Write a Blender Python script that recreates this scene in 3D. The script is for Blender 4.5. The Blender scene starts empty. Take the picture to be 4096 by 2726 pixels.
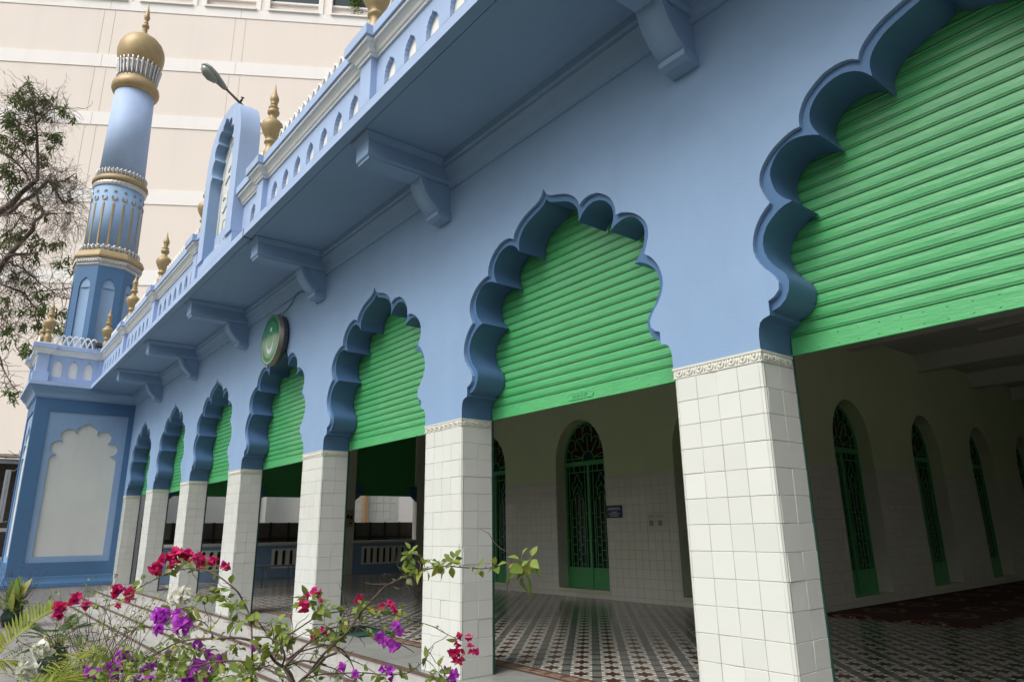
import bpy, bmesh, math, random
from mathutils import Vector, Matrix
from mathutils.geometry import tessellate_polygon
random.seed(7)
sc = bpy.context.scene
COL = sc.collection
PI = math.pi
# ---------------------------------------------------------------- camera frame
CAM = Vector((2.39371, -3.52219, 1.18414)); YAW, PIT, ROL, FPX = 0.89548, 0.27516, -0.0133, 2735.54
PW, PH, PPX, PPY = 4096, 2726, -10.75, -17.04
_f = Vector((-math.sin(YAW)*math.cos(PIT), math.cos(YAW)*math.cos(PIT), math.sin(PIT)))
_r = Vector((math.cos(YAW), math.sin(YAW), 0)); _u = _r.cross(_f)
R_ = math.cos(ROL)*_r + math.sin(ROL)*_u; U_ = -math.sin(ROL)*_r + math.cos(ROL)*_u
def at(x, y, d):
    """world point at distance d along the view axis for a photo pixel"""
    return CAM + d*(_f + R_*((x-PW/2-PPX)/FPX) - U_*((y-PH/2-PPY)/FPX))
# ---------------------------------------------------------------- materials
def lin(r, g, b):
    return tuple(((c/255)/12.92 if c/255 <= .04045 else (((c/255)+.055)/1.055)**2.4) for c in (r, g, b))
class NT:
    def __init__(s, name):
        s.m = bpy.data.materials.new(name); s.m.use_nodes = True; s.t = s.m.node_tree
        s.b = s.t.nodes['Principled BSDF']; s.x = None
    def n(s, typ, **kw):
        nd = s.t.nodes.new(typ)
        for k, v in kw.items():
            if k.startswith('i_'):
                key = k[2:]; key = int(key) if key.isdigit() else key.replace('_', ' ')
                if isinstance(v, bpy.types.NodeSocket): s.t.links.new(v, nd.inputs[key])
                else: nd.inputs[key].default_value = v
            else: setattr(nd, k, v)
        return nd
    def coord(s):
        if s.x is None: s.x = s.n('ShaderNodeTexCoord').outputs['Object']
        return s.x
    def pos(s): return s.n('ShaderNodeNewGeometry').outputs['Position']
    def noise(s, scale, detail=4, rough=.6, vec=None, stretch=None):
        v = vec or s.coord()
        if stretch: v = s.n('ShaderNodeVectorMath', operation='MULTIPLY', i_0=v, i_1=stretch).outputs[0]
        return s.n('ShaderNodeTexNoise', i_Vector=v, i_Scale=scale, i_Detail=detail, i_Roughness=rough).outputs['Fac']
    def ramp(s, fac, stops):
        r = s.n('ShaderNodeValToRGB', i_Fac=fac); e = r.color_ramp.elements
        while len(e) < len(stops): e.new(.5)
        for i, (p, c) in enumerate(stops):
            e[i].position = p; e[i].color = (*c, 1) if len(c) == 3 else c
        return r.outputs['Color']
    def mix(s, fac, a, b, mode='MIX'):
        m = s.n('ShaderNodeMix', data_type='RGBA', blend_type=mode)
        for k, v in ((0, fac), (6, a), (7, b)):
            if isinstance(v, bpy.types.NodeSocket): s.t.links.new(v, m.inputs[k])
            else: m.inputs[k].default_value = v if k == 0 else ((*v, 1) if len(v) == 3 else v)
        return m.outputs[2]
    def math(s, op, a, b=0., c=0.):
        return s.n('ShaderNodeMath', operation=op, i_0=a, i_1=b, i_2=c).outputs[0]
    def set(s, **kw):
        for k, v in kw.items():
            k = k.replace('_', ' ')
            if isinstance(v, bpy.types.NodeSocket): s.t.links.new(v, s.b.inputs[k])
            else: s.b.inputs[k].default_value = (*v, 1) if isinstance(v, tuple) and len(v) == 3 else v
        return s
    def bump(s, h, strength=.2, dist=.01):
        b = s.n('ShaderNodeBump', i_Height=h, i_Strength=strength, i_Distance=dist)
        s.t.links.new(b.outputs[0], s.b.inputs['Normal']); return s
def scl(c, k): return tuple(min(1, x*k) for x in c)
def plaster(name, col, var=.12, rough=.7, spec=.3, grime=.0, scale=1.2):
    m = NT(name); n1 = m.noise(scale, 6, .65); n2 = m.noise(scale*6, 5, .6, stretch=(1, 1, .25))
    c = m.mix(m.math('MULTIPLY_ADD', n1, 1.6, -.3), scl(col, 1-var), scl(col, 1+var*.6))
    c = m.mix(m.math('MULTIPLY', n2, .22), c, scl(col, .8))
    sk = m.ramp(m.noise(1.6, 6, .7, stretch=(2.2, 2.2, .16)), [(.50, (0, 0, 0)), (.74, (1, 1, 1))]); c = m.mix(m.math('MULTIPLY', sk, .16), c, scl(col, .72))
    pt = m.ramp(m.noise(.9, 3, .5), [(.56, (0, 0, 0)), (.60, (1, 1, 1))]); c = m.mix(m.math('MULTIPLY', pt, .10), c, scl(col, 1.25))
    if grime:
        g = m.noise(2.3, 8, .75, stretch=(1, 1, .3)); g = m.ramp(g, [(.52, (0, 0, 0)), (.72, (1, 1, 1))])
        c = m.mix(m.math('MULTIPLY', g, grime), c, (.16, .15, .13))
    m.set(Base_Color=c, Roughness=rough, Specular_IOR_Level=spec)
    m.bump(m.math('ADD', m.noise(60, 4, .6), m.math('MULTIPLY', n2, 1.5)), .25, .004)
    return m.m
def simple(name, col, rough=.5, metal=0., spec=.5, var=.1, nscale=8, bump=.1, bdist=.003):
    m = NT(name); n = m.noise(nscale, 5, .6)
    m.set(Base_Color=m.mix(n, scl(col, 1-var), scl(col, 1+var)), Roughness=rough, Metallic=metal, Specular_IOR_Level=spec)
    if bump: m.bump(m.noise(nscale*5, 4, .6), bump, bdist)
    return m.m
PALE = (.224, .343, .532); MID = (.060, .148, .295); DEEP = (.066, .135, .285)
M = {}
M['pale'] = plaster('pale_blue_paint', PALE, .10, .6, .35)
M['palew'] = plaster('lighter_blue_paint', (.335, .445, .655), .12, .6, .35, .22)  # lighter mix of the pale blue, with scattered grime
M['mid'] = plaster('mid_blue_paint', MID, .12, .55, .4)
M['rim'] = plaster('rim_blue_paint', (.058, .142, .290), .08, .55, .4)
M['deep'] = plaster('deep_blue_gloss_paint', DEEP, .15, .45, .5)
M['white'] = plaster('white_paint', (.74, .735, .70), .06, .6, .35, .12)
M['panel'] = plaster('off_white_plaster', (.56, .58, .575), .07, .65, .3, .10, .8)
M['gold'] = simple('gold_paint', (.33, .245, .125), .5, .25, .4, .28, 5, .4)
M['goldd'] = simple('dull_gold_paint', (.29, .215, .11), .55, .15, .5, .2, 6, .25)
M['silver'] = simple('silver_paint', (.46, .46, .455), .34, .7, .5, .25, 14, .6, .01)
M['tile'] = None
def tile_mat(name, col, rough=.12):
    m = NT(name)
    isl = m.n('ShaderNodeNewGeometry').outputs['Random Per Island']
    c = m.mix(isl, scl(col, .965), scl(col, 1.025)); n = m.noise(9, 5, .6)
    c = m.mix(m.math('MULTIPLY', n, .12), c, scl(col, .75))
    m.set(Base_Color=c, Roughness=m.math('MULTIPLY_ADD', n, .14, rough-.05), Specular_IOR_Level=.55)
    m.bump(m.noise(7, 2, .5), .2, .012); return m.m
M['tile'] = tile_mat('glazed_white_tile', (.60, .62, .59))
M['tile2'] = tile_mat('glazed_cream_wall_tile', (.61, .60, .54), .08)
M['grout'] = simple('tile_grout', (.33, .31, .27), .9, var=.3)
M['frieze'] = simple('glazed_frieze_tile', (.58, .58, .52), .22, var=.06, bump=.1)
M['lime'] = plaster('cream_green_wall_paint', (.50, .57, .36), .06, .65, .3)
M['ceil'] = plaster('ceiling_paint', (.54, .53, .49), .06, .8, .2)
# shutter: enamel with orange peel
def shutter_mat(name, col, rough):
    m = NT(name); n = m.noise(1.1, 5, .6); s2 = m.noise(5, 6, .7, stretch=(.5, 1, 2.5))
    c = m.mix(n, scl(col, .88), scl(col, 1.12)); c = m.mix(m.math('MULTIPLY', m.ramp(s2, [(.5, (0, 0, 0)), (.75, (1, 1, 1))]), .25), c, scl(col, .65))
    m.set(Base_Color=c, Roughness=m.math('MULTIPLY_ADD', s2, .22, rough), Specular_IOR_Level=.55, Coat_Weight=.25, Coat_Roughness=.18)
    m.bump(m.math('ADD', m.noise(16, 5, .65, stretch=(.4, 1, 2.2)), m.math('MULTIPLY', m.noise(2.6, 3, .55, stretch=(1, 1, 1.6)), 3.)), .5, .009); return m.m
M['shut'] = shutter_mat('green_enamel_shutter', (.072, .39, .138), .20)
M['shutrib'] = shutter_mat('green_enamel_rib', (.055, .29, .11), .28)
M['guide'] = simple('dark_green_guide_rail', (.012, .06, .045), .4)
M['grille'] = simple('green_gate_paint', (.055, .29, .095), .4, var=.15)
M['darkshut'] = simple('dark_green_shutter', (.05, .30, .09), .6)
M['glass'] = simple('dark_glass', (.010, .010, .010), .12, spec=.5, bump=0)
M['glassr'] = simple('maroon_glass', (.035, .008, .008), .15, bump=0)
M['glassb'] = simple('teal_glass', (.010, .035, .045), .15, bump=0)
M['black'] = simple('black_metal', (.012, .012, .014), .45)
M['grey'] = simple('grey_metal', (.16, .165, .16), .45, .3)
M['lampgrey'] = simple('lamp_housing', (.22, .23, .23), .5, .2)
M['lens'] = simple('lamp_lens', (.20, .21, .19), .18, bump=0, var=.2)
M['rust'] = simple('brown_steel', (.055, .035, .03), .6)
M['brown'] = simple('brown_nosing', (.10, .062, .045), .5, var=.3)
M['wood'] = simple('weathered_wood', (.10, .085, .07), .9, var=.5, bump=.6, bdist=.02)
M['woodw'] = simple('whitewashed_wood', (.38, .40, .42), .8, var=.25, bump=.4)
M['navy'] = simple('navy_sign', (.012, .022, .11), .35)
M['paper'] = simple('paper', (.55, .54, .50), .8)
M['ink'] = simple('ink', (.28, .26, .28), .8)
M['inkw'] = simple('white_lettering', (.6, .6, .65), .6)
M['matg'] = simple('green_doormat', (.005, .06, .045), .95, var=.3, nscale=60, bump=.6)
M['potg'] = simple('glazed_green_pot', (.010, .035, .028), .25)
M['soil'] = simple('soil', (.04, .03, .02), .95, var=.4)
M['cable'] = simple('blue_painted_cable', (.03, .06, .13), .5)
def marble(name, col, gx=.0, stain=.5):
    m = NT(name); p = m.pos()
    n = m.noise(1.3, 8, .65, vec=p); n2 = m.noise(9, 6, .7, vec=p)
    c = m.mix(m.ramp(n, [(.35, (0, 0, 0)), (.7, (1, 1, 1))]), scl(col, .78), scl(col, 1.08))
    c = m.mix(m.math('MULTIPLY', m.ramp(n2, [(.5, (0, 0, 0)), (.8, (1, 1, 1))]), stain), c, scl(col, .5))
    w = m.n('ShaderNodeTexWave', i_Vector=p, i_Scale=.7, i_Distortion=9., i_Detail=4., i_Detail_Scale=1.5).outputs['Fac']
    c = m.mix(m.math('MULTIPLY', m.ramp(w, [(.0, (1, 1, 1)), (.12, (0, 0, 0))]), .35), c, scl(col, .55))
    if gx:
        sx = m.n('ShaderNodeSeparateXYZ', i_Vector=p).outputs[0]
        fr = m.math('FRACT', m.math('DIVIDE', sx, gx)); l = m.math('LESS_THAN', fr, .006/gx)
        c = m.mix(m.math('MULTIPLY', l, .7), c, scl(col, .3))
    m.set(Base_Color=c, Roughness=m.math('MULTIPLY_ADD', n2, .3, .22), Specular_IOR_Level=.4)
    m.bump(m.noise(25, 4, .6, vec=p), .08, .004); return m.m
M['marble'] = marble('white_marble_steps', (.42, .42, .405), .92, .5)
M['greym'] = marble('grey_marble_platform', (.27, .28, .27), .0, .45)
M['plinth'] = marble('grey_granite_plinth', (.36, .36, .375), .0, .6)
# patterned cement tiles laid on the diagonal
def floor_mat():
    m = NT('star_pattern_cement_tiles'); p = m.pos(); P_ = .268
    sp = m.n('ShaderNodeSeparateXYZ', i_Vector=p)
    X, Y = sp.outputs[0], sp.outputs[1]
    q = .7071/P_
    a = m.math('ADD', m.math('MULTIPLY', m.math('ADD', X, Y), q), 100.12)      # across the star columns
    b = m.math('ADD', m.math('MULTIPLY', m.math('SUBTRACT', Y, X), q), 100.30)  # along the star columns
    fa, fb = m.math('FRACT', a), m.math('FRACT', b)
    lt = lambda v, t: m.math('LESS_THAN', v, t)
    band_a = lt(fa, .30); band_b = lt(fb, .24)
    # local star coords, centre of the white field
    u = m.math('DIVIDE', m.math('SUBTRACT', fa, .65), .43); v = m.math('DIVIDE', m.math('SUBTRACT', fb, .62), .46)
    au, av = m.math('ABSOLUTE', u), m.math('ABSOLUTE', v)
    mx, mn = m.math('MAXIMUM', au, av), m.math('MINIMUM', au, av)
    # eight point star: r < spike
    s1 = lt(m.math('ADD', mx, m.math('MULTIPLY', mn, 2.2)), .92)
    s2 = lt(m.math('ADD', m.math('ABSOLUTE', m.math('SUBTRACT', au, av)), m.math('MULTIPLY', m.math('MINIMUM', mx, mx), .55)), .42)
    star = m.math('MAXIMUM', s1, m.math('MULTIPLY', s2, lt(mx, .62)))
    half = m.math('GREATER_THAN', m.math('SINE', m.math('MULTIPLY', m.n('ShaderNodeMath', operation='ARCTAN2', i_0=v, i_1=u).outputs[0], 8.)), 0.)
    white, grey, dark = (.60, .60, .54), (.17, .17, .165), (.030, .032, .034)
    starc = m.mix(half, (.085, .030, .022), (.030, .018, .016))
    c = m.mix(star, white, starc)
    # slim grey rays in the corners of the field
    ray = m.math('MULTIPLY', m.math('GREATER_THAN', mn, .66), 1.)
    c = m.mix(ray, c, grey)
    edge = m.math('MAXIMUM', lt(fb, .06), m.math('MULTIPLY', m.math('GREATER_THAN', fb, .17), band_b))
    bb = m.mix(edge, white, (.045, .022, .018))
    c = m.mix(band_b, c, m.mix(m.math('MULTIPLY', 1., 1.), bb, bb))
    c = m.mix(band_a, c, grey)
    c = m.mix(m.math('MULTIPLY', band_a, band_b), c, dark)
    n = m.noise(1.5, 6, .6, vec=p); c = m.mix(m.math('MULTIPLY', n, .15), c, (.10, .095, .085))
    m.set(Base_Color=c, Roughness=m.math('MULTIPLY_ADD', n, .20, .10), Specular_IOR_Level=.5)
    m.bump(m.noise(3, 3, .5, vec=p), .05, .01); return m.m
M['floor'] = floor_mat()
def border_mat():
    m = NT('greek_key_border_tiles'); p = m.pos(); sp = m.n('ShaderNodeSeparateXYZ', i_Vector=p)
    fx = m.math('FRACT', m.math('DIVIDE', sp.outputs[0], .20)); y = m.math('DIVIDE', m.math('SUBTRACT', sp.outputs[1], .60), .20)
    lt = lambda v, t: m.math('LESS_THAN', v, t); gt = lambda v, t: m.math('GREATER_THAN', v, t)
    def box(x0, x1, y0, y1): return m.math('MULTIPLY', m.math('MULTIPLY', gt(fx, x0), lt(fx, x1)), m.math('MULTIPLY', gt(y, y0), lt(y, y1)))
    k = box(.05, .15, .25, .75)
    for bx in ((.05, .6, .67, .75), (.5, .6, .42, .75), (.28, .6, .42, .50), (.28, .38, .25, .50), (.28, .95, .25, .33)): k = m.math('MAXIMUM', k, box(*bx))
    e = m.math('MAXIMUM', lt(m.math('ABSOLUTE', m.math('SUBTRACT', y, .12)), .035), lt(m.math('ABSOLUTE', m.math('SUBTRACT', y, .88)), .035))
    c = m.mix(k, (.15, .07, .045), (.40, .33, .26)); c = m.mix(e, c, (.035, .02, .018))
    c = m.mix(m.math('MULTIPLY', m.noise(2, 5, .6, vec=p), .3), c, (.1, .08, .07))
    m.set(Base_Color=c, Roughness=.3); return m.m
M['border'] = border_mat()
def paving_mat():
    m = NT('paving_slabs'); p = m.pos()
    v = m.n('ShaderNodeMapping', i_Vector=p); v.inputs['Rotation'].default_value = (0, 0, .0)
    br = m.n('ShaderNodeTexBrick', offset=.5, i_Vector=v.outputs[0], i_Scale=1., i_Color1=(.25, .24, .235, 1), i_Color2=(.20, .185, .185, 1), i_Mortar=(.10, .09, .085, 1), i_Mortar_Size=.006, i_Brick_Width=.6, i_Row_Height=.3)
    n = m.noise(2.5, 7, .7, vec=p); st = m.noise(1.2, 4, .6, vec=p, stretch=(.3, 6, 1))
    c = m.mix(m.math('MULTIPLY', n, .45), br.outputs['Color'], (.30, .285, .28)); c = m.mix(m.math('MULTIPLY', m.ramp(st, [(.45, (0, 0, 0)), (.65, (1, 1, 1))]), .4), c, (.20, .17, .165))
    m.set(Base_Color=c, Roughness=.6); m.bump(n, .15, .01); return m.m
M['paving'] = paving_mat()
def carpet_mat():
    m = NT('red_medallion_carpet'); p = m.pos()
    sp = m.n('ShaderNodeSeparateXYZ', i_Vector=p)
    fx = m.math('SUBTRACT', m.math('FRACT', m.math('DIVIDE', m.math('ADD', sp.outputs[0], 20.), .9)), .5); fy = m.math('SUBTRACT', m.math('FRACT', m.math('DIVIDE', sp.outputs[1], 1.1)), .5)
    r = m.math('SQRT', m.math('ADD', m.math('MULTIPLY', fx, fx), m.math('MULTIPLY', fy, fy)))
    a = m.n('ShaderNodeMath', operation='ARCTAN2', i_0=fy, i_1=fx).outputs[0]
    rr = m.math('ADD', r, m.math('MULTIPLY', m.math('SINE', m.math('MULTIPLY', a, 10.)), .025))
    ring = m.math('MULTIPLY', m.math('LESS_THAN', rr, .30), m.math('GREATER_THAN', rr, .22)); core = m.math('LESS_THAN', rr, .10)
    c = m.mix(m.math('MAXIMUM', ring, core), (.055, .008, .008), (.20, .12, .07))
    v = m.n('ShaderNodeTexVoronoi', i_Vector=p, i_Scale=14.).outputs['Distance']
    c = m.mix(m.math('MULTIPLY', m.math('LESS_THAN', v, .2), m.math('GREATER_THAN', r, .42)), c, (.22, .10, .08))
    m.set(Base_Color=c, Roughness=.95); m.bump(m.noise(80, 2, .5, vec=p), .5, .01); return m.m
M['carpet'] = carpet_mat()
def bg_mat(name, col):
    m = NT(name); n = m.noise(.25, 6, .6); s_ = m.noise(.5, 6, .65, stretch=(1.5, 1.5, .12))
    c = m.mix(n, scl(col, .95), scl(col, 1.04)); c = m.mix(m.math('MULTIPLY', m.ramp(s_, [(.48, (0, 0, 0)), (.75, (1, 1, 1))]), .22), c, scl(col, .78))
    m.set(Base_Color=c, Roughness=.8); m.bump(m.noise(3, 4, .6), .15, .02); return m.m
M['pink'] = bg_mat('pale_pink_render', (.74, .67, .62)); M['bgwhite'] = bg_mat('white_render_band', (.80, .78, .765)); M['joint'] = simple('render_joint', (.42, .36, .31), .9, var=.1, bump=0)
def leafmat(name, c1, c2, c3=None, tr=.35, rough=.45):
    m = NT(name); isl = m.n('ShaderNodeNewGeometry').outputs['Random Per Island']
    st = [(.0, c1), (.75, c2)] + ([(.97, c3)] if c3 else [(.97, c2)])
    c = m.ramp(isl, st); c = m.mix(m.math('MULTIPLY', m.noise(40, 3, .6), .3), c, scl(c1, .6))
    m.set(Base_Color=c, Roughness=rough, Specular_IOR_Level=.35)
    t = m.n('ShaderNodeBsdfTranslucent', i_Color=c); mx = m.n('ShaderNodeMixShader', i_0=tr)
    m.t.links.new(m.b.outputs[0], mx.inputs[1]); m.t.links.new(t.outputs[0], mx.inputs[2])
    m.t.links.new(mx.outputs[0], m.t.nodes['Material Output'].inputs[0]); return m.m
M['leaf'] = leafmat('bougainvillea_leaf', (.12, .20, .040), (.26, .34, .065), (.38, .38, .07), .42)
M['leafy'] = leafmat('yellow_green_leaf', (.20, .28, .06), (.36, .40, .10), (.5, .42, .10), .45)
M['leafd'] = leafmat('dark_green_leaf', (.035, .085, .025), (.07, .14, .04), None, .3)
M['leaft'] = leafmat('tree_leaf', (.07, .14, .035), (.17, .25, .07), (.25, .14, .06), .3)
M['leafb'] = leafmat('broad_leaf', (.09, .19, .04), (.19, .27, .06), (.45, .38, .08), .4)
M['palm'] = leafmat('palm_leaflet', (.20, .27, .04), (.36, .40, .06), (.45, .40, .08), .4)
M['mag'] = leafmat('magenta_bract', (.52, .012, .10), (.74, .025, .16), (.45, .015, .26), .42, .6)
M['pur'] = leafmat('purple_bract', (.44, .050, .56), (.60, .085, .68), (.52, .08, .50), .45, .6)
M['wht'] = leafmat('white_bract', (.74, .74, .64), (.86, .86, .80), (.72, .76, .5), .4, .6)
M['bark'] = simple('brown_stem', (.075, .048, .040), .8, var=.35, nscale=30, bump=.5)
M['barkt'] = simple('tree_bark', (.125, .095, .080), .85, var=.35, nscale=6, bump=.8, bdist=.02)
# ---------------------------------------------------------------- object helpers
ORG = {}
def empty(name, loc, label, cat, group=None):
    o = bpy.data.objects.new(name, None); COL.objects.link(o); o.location = loc; o.empty_display_size = .3
    ORG[o.name] = Vector(loc); tag(o, label, cat, group); return o
def tag(o, label=None, cat=None, group=None, kind=None):
    for k, v in (('label', label), ('category', cat), ('group', group), ('kind', kind)):
        if v: o[k] = v
    return o
class MB:
    def __init__(s): s.v = []; s.f = []; s.s = []; s.mi = []; s.cur = 0
    def add(s, vs, fs, smooth=False):
        b = len(s.v); s.v += [tuple(v) for v in vs]
        for f in fs: s.f.append(tuple(b+i for i in f)); s.s.append(smooth); s.mi.append(s.cur)
    def box(s, x0, x1, y0, y1, z0, z1, fr=None, bev=0):
        if bev:
            b = bmesh.new(); bmesh.ops.create_cube(b, size=1)
            for v in b.verts: v.co = Vector(((x0+x1)/2+v.co.x*(x1-x0), (y0+y1)/2+v.co.y*(y1-y0), (z0+z1)/2+v.co.z*(z1-z0)))
            bmesh.ops.bevel(b, geom=b.edges[:], offset=bev, segments=2, affect='EDGES')
            vs = [v.co.copy() for v in b.verts]; fs = [[v.index for v in f.verts] for f in b.faces]; b.verts.index_update(); fs = [[v.index for v in f.verts] for f in b.faces]; b.free()
        else:
            vs = [(x, y, z) for x in (x0, x1) for y in (y0, y1) for z in (z0, z1)]
            fs = [(0, 1, 3, 2), (4, 6, 7, 5), (0, 4, 5, 1), (2, 3, 7, 6), (0, 2, 6, 4), (1, 5, 7, 3)]
        if fr: vs = [fr @ Vector(v) for v in vs]
        s.add(vs, fs); return s
    def prism(s, poly, d0, d1, fn, smooth=False, caps=True, holes=()):
        """poly in 2D; fn(u,v,d)->xyz"""
        loops = [poly]+list(holes)
        if caps:
            tri = tessellate_polygon([[Vector((p[0], p[1], 0)) for p in l] for l in loops]); flat = [p for l in loops for p in l]
            for d in (d0, d1): s.add([fn(p[0], p[1], d) for p in flat], tri)
        for l in loops:
            n = len(l); s.add([fn(p[0], p[1], d) for p in l for d in (d0, d1)], [(2*i, 2*i+1, 2*((i+1) % n)+1, 2*((i+1) % n)) for i in range(n)], smooth)
        return s
    def face(s, poly, d, fn, holes=()):
        loops = [poly]+list(holes); tri = tessellate_polygon([[Vector((p[0], p[1], 0)) for p in l] for l in loops])
        s.add([fn(p[0], p[1], d) for l in loops for p in l], tri); return s
    def strip(s, A, B, smooth=False, closed=False):
        n = len(A); m = n if closed else n-1
        s.add(list(A)+list(B), [(i, (i+1) % n, n+(i+1) % n, n+i) for i in range(m)], smooth); return s
    def tube(s, pts, rad, n=6, cap=True):
        pts = [Vector(p) for p in pts]; k = len(pts)
        if not hasattr(rad, '__len__'): rad = [rad]*k
        vs = []; a = None
        for i, p in enumerate(pts):
            t = (pts[min(i+1, k-1)]-pts[max(i-1, 0)])
            if t.length < 1e-9: t = Vector((0, 0, 1))
            t.normalize()
            if a is None: a = t.orthogonal().normalized()
            a = (a-t*a.dot(t))
            a = a.normalized() if a.length > 1e-6 else t.orthogonal().normalized()
            b = t.cross(a)
            for j in range(n): vs.append(p+(a*math.cos(2*PI*j/n)+b*math.sin(2*PI*j/n))*rad[i])
        fs = [(i*n+j, i*n+(j+1) % n, (i+1)*n+(j+1) % n, (i+1)*n+j) for i in range(k-1) for j in range(n)]
        if cap: fs += [tuple(range(n))[::-1], tuple((k-1)*n+j for j in range(n))]
        s.add(vs, fs, True); return s
    def lathe(s, prof, c, n=32, mod=None, smooth=True, rot=0.):
        vs = []
        for r, z in prof:
            for j in range(n):
                a = 2*PI*j/n+rot; q = r*(mod(a, z) if mod else 1); vs.append((c[0]+q*math.cos(a), c[1]+q*math.sin(a), c[2]+z))
        k = len(prof); fs = [(i*n+j, i*n+(j+1) % n, (i+1)*n+(j+1) % n, (i+1)*n+j) for i in range(k-1) for j in range(n)]
        s.add(vs, fs, smooth)
        if prof[0][0] > 1e-4: s.add([vs[j] for j in range(n)], [tuple(range(n))])
        if prof[-1][0] > 1e-4: s.add([vs[(k-1)*n+j] for j in range(n)], [tuple(range(n))])
        return s
    def sweep(s, path, prof, side=1, smooth=False):
        """path: plan polyline (x,y); prof: (out,z) pairs; out to the right*side of travel; mitred"""
        P = [Vector(p) for p in path]; k = len(P); rows = []
        for i in range(k):
            ns = []
            if i > 0: d = (P[i]-P[i-1]).normalized(); ns.append(Vector((d.y, -d.x))*side)
            if i < k-1: d = (P[i+1]-P[i]).normalized(); ns.append(Vector((d.y, -d.x))*side)
            n = ns[0] if len(ns) == 1 else (ns[0]+ns[1])/(1+ns[0].dot(ns[1]))
            rows.append([(P[i].x+n.x*o, P[i].y+n.y*o, z) for o, z in prof])
        m = len(prof); s.add([v for r in rows for v in r], [(i*m+j, i*m+j+1, (i+1)*m+j+1, (i+1)*m+j) for i in range(k-1) for j in range(m-1)], smooth)
        for r in (rows[0], rows[-1]):
            try:
                s.add(r, tessellate_polygon([[Vector((o, z, 0)) for o, z in prof]]))
            except Exception: pass
        return s
    def build(s, name, mats, parent=None, norm=True):
        me = bpy.data.meshes.new(name); org = Vector((0, 0, 0))
        if parent is not None: org = ORG[parent.name]
        me.from_pydata([(v[0]-org.x, v[1]-org.y, v[2]-org.z) for v in s.v], [], s.f)
        if not isinstance(mats, (list, tuple)): mats = [mats]
        for m in mats: me.materials.append(m)
        me.polygons.foreach_set('use_smooth', s.s); me.polygons.foreach_set('material_index', s.mi)
        if norm:
            b = bmesh.new(); b.from_mesh(me); bmesh.ops.remove_doubles(b, verts=b.verts[:], dist=1e-5); bmesh.ops.recalc_face_normals(b, faces=b.faces[:]); b.to_mesh(me); b.free()
        me.update()
        o = bpy.data.objects.new(name, me); COL.objects.link(o)
        if parent is not None: o.parent = parent
        ORG[o.name] = org; return o
def copy_part(o, off, parent=None):
    c = o.copy(); COL.objects.link(c); c.parent = parent if parent is not None else o.parent
    if parent is None or off is not None: c.location = Vector(o.location)+Vector(off or (0, 0, 0))
    ORG[c.name] = ORG[o.name]
    for ch in list(o.children):
        d = ch.copy(); COL.objects.link(d); d.parent = c; ORG[d.name] = ORG[o.name]
    return c
def copy_thing(o, loc, rz=None, label=None, sc_=None):
    c = o.copy(); COL.objects.link(c); c.location = loc
    if rz is not None: c.rotation_euler = (0, 0, rz)
    if sc_: c.scale = (sc_,)*3
    if label: c['label'] = label
    for ch in list(o.children):
        d = ch.copy(); COL.objects.link(d); d.parent = c
        for g in ch.children: e = g.copy(); COL.objects.link(e); e.parent = d
    return c
XZ = lambda u, v, d: (u, d, v)      # facade planes: u=x v=z depth=y
YZ = lambda u, v, d: (d, u, v)
def cr(pts, n=6):
    """Catmull-Rom resample through pts"""
    out = []; P = [Vector(p) for p in pts]; k = len(P)
    for i in range(k-1):
        p0 = P[max(i-1, 0)]; p1 = P[i]; p2 = P[i+1]; p3 = P[min(i+2, k-1)]
        for j in range(n):
            t = j/n; out.append(.5*((2*p1)+(-p0+p2)*t+(2*p0-5*p1+4*p2-p3)*t*t+(-p0+3*p1-3*p2+p3)*t**3))
    out.append(P[-1]); return [tuple(o) for o in out]
def resample(poly, n):
    P = [Vector(p) for p in poly]; L = [0]
    for a, b in zip(P, P[1:]): L.append(L[-1]+(b-a).length)
    out = []; j = 0
    for i in range(n):
        t = L[-1]*i/(n-1)
        while j < len(L)-2 and L[j+1] < t: j += 1
        q = (t-L[j])/max(1e-9, L[j+1]-L[j]); out.append(tuple(P[j].lerp(P[j+1], min(1, q))))
    return out
# ================================================================ MOSQUE
S = 3.027; W_ = .628; DP = .339; ZC = 2.17
PX = [0, -S, -2*S, -3*S-.084, -4*S-.084, -5*S-.084, -6*S-.084+.046]
PXA = [2*S, S]+PX                      # two more pillars beyond the right edge of the picture
mosque = empty('mosque_building', (-6.0, 0, 0), 'long pale blue mosque front with cusped arches on white tiled pillars and a deep eave', 'mosque')
# ---- pillars
def tiles(mb, fn, u0, nu, su, z0, nz, sz, rnd, g=.0019):
    for i in range(nu):
        for j in range(nz):
            a0, a1 = u0+i*su+g/2, u0+(i+1)*su-g/2; b0, b1 = z0+j*sz+g/2, z0+(j+1)*sz-g/2
            t = [rnd.gauss(0, .0007) for _ in range(3)]
            d = [.006+t[0]+t[1]*q+t[2]*w for q, w in ((-1, -1), (1, -1), (1, 1), (-1, 1))]
            c = .0022; P = [(a0, b0), (a1, b0), (a1, b1), (a0, b1)]; Q = [(a0+c, b0+c), (a1-c, b0+c), (a1-c, b1-c), (a0+c, b1-c)]
            vs = [fn(p[0], p[1], 0.) for p in P]+[fn(p[0], p[1], d[k]*.6) for k, p in enumerate(P)]+[fn(q[0], q[1], d[k]) for k, q in enumerate(Q)]
            fs = [(8, 9, 10, 11)]+[(k, (k+1) % 4, 4+(k+1) % 4, 4+k) for k in range(4)]+[(4+k, 4+(k+1) % 4, 8+(k+1) % 4, 8+k) for k in range(4)]
            mb.add(vs, fs)
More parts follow.
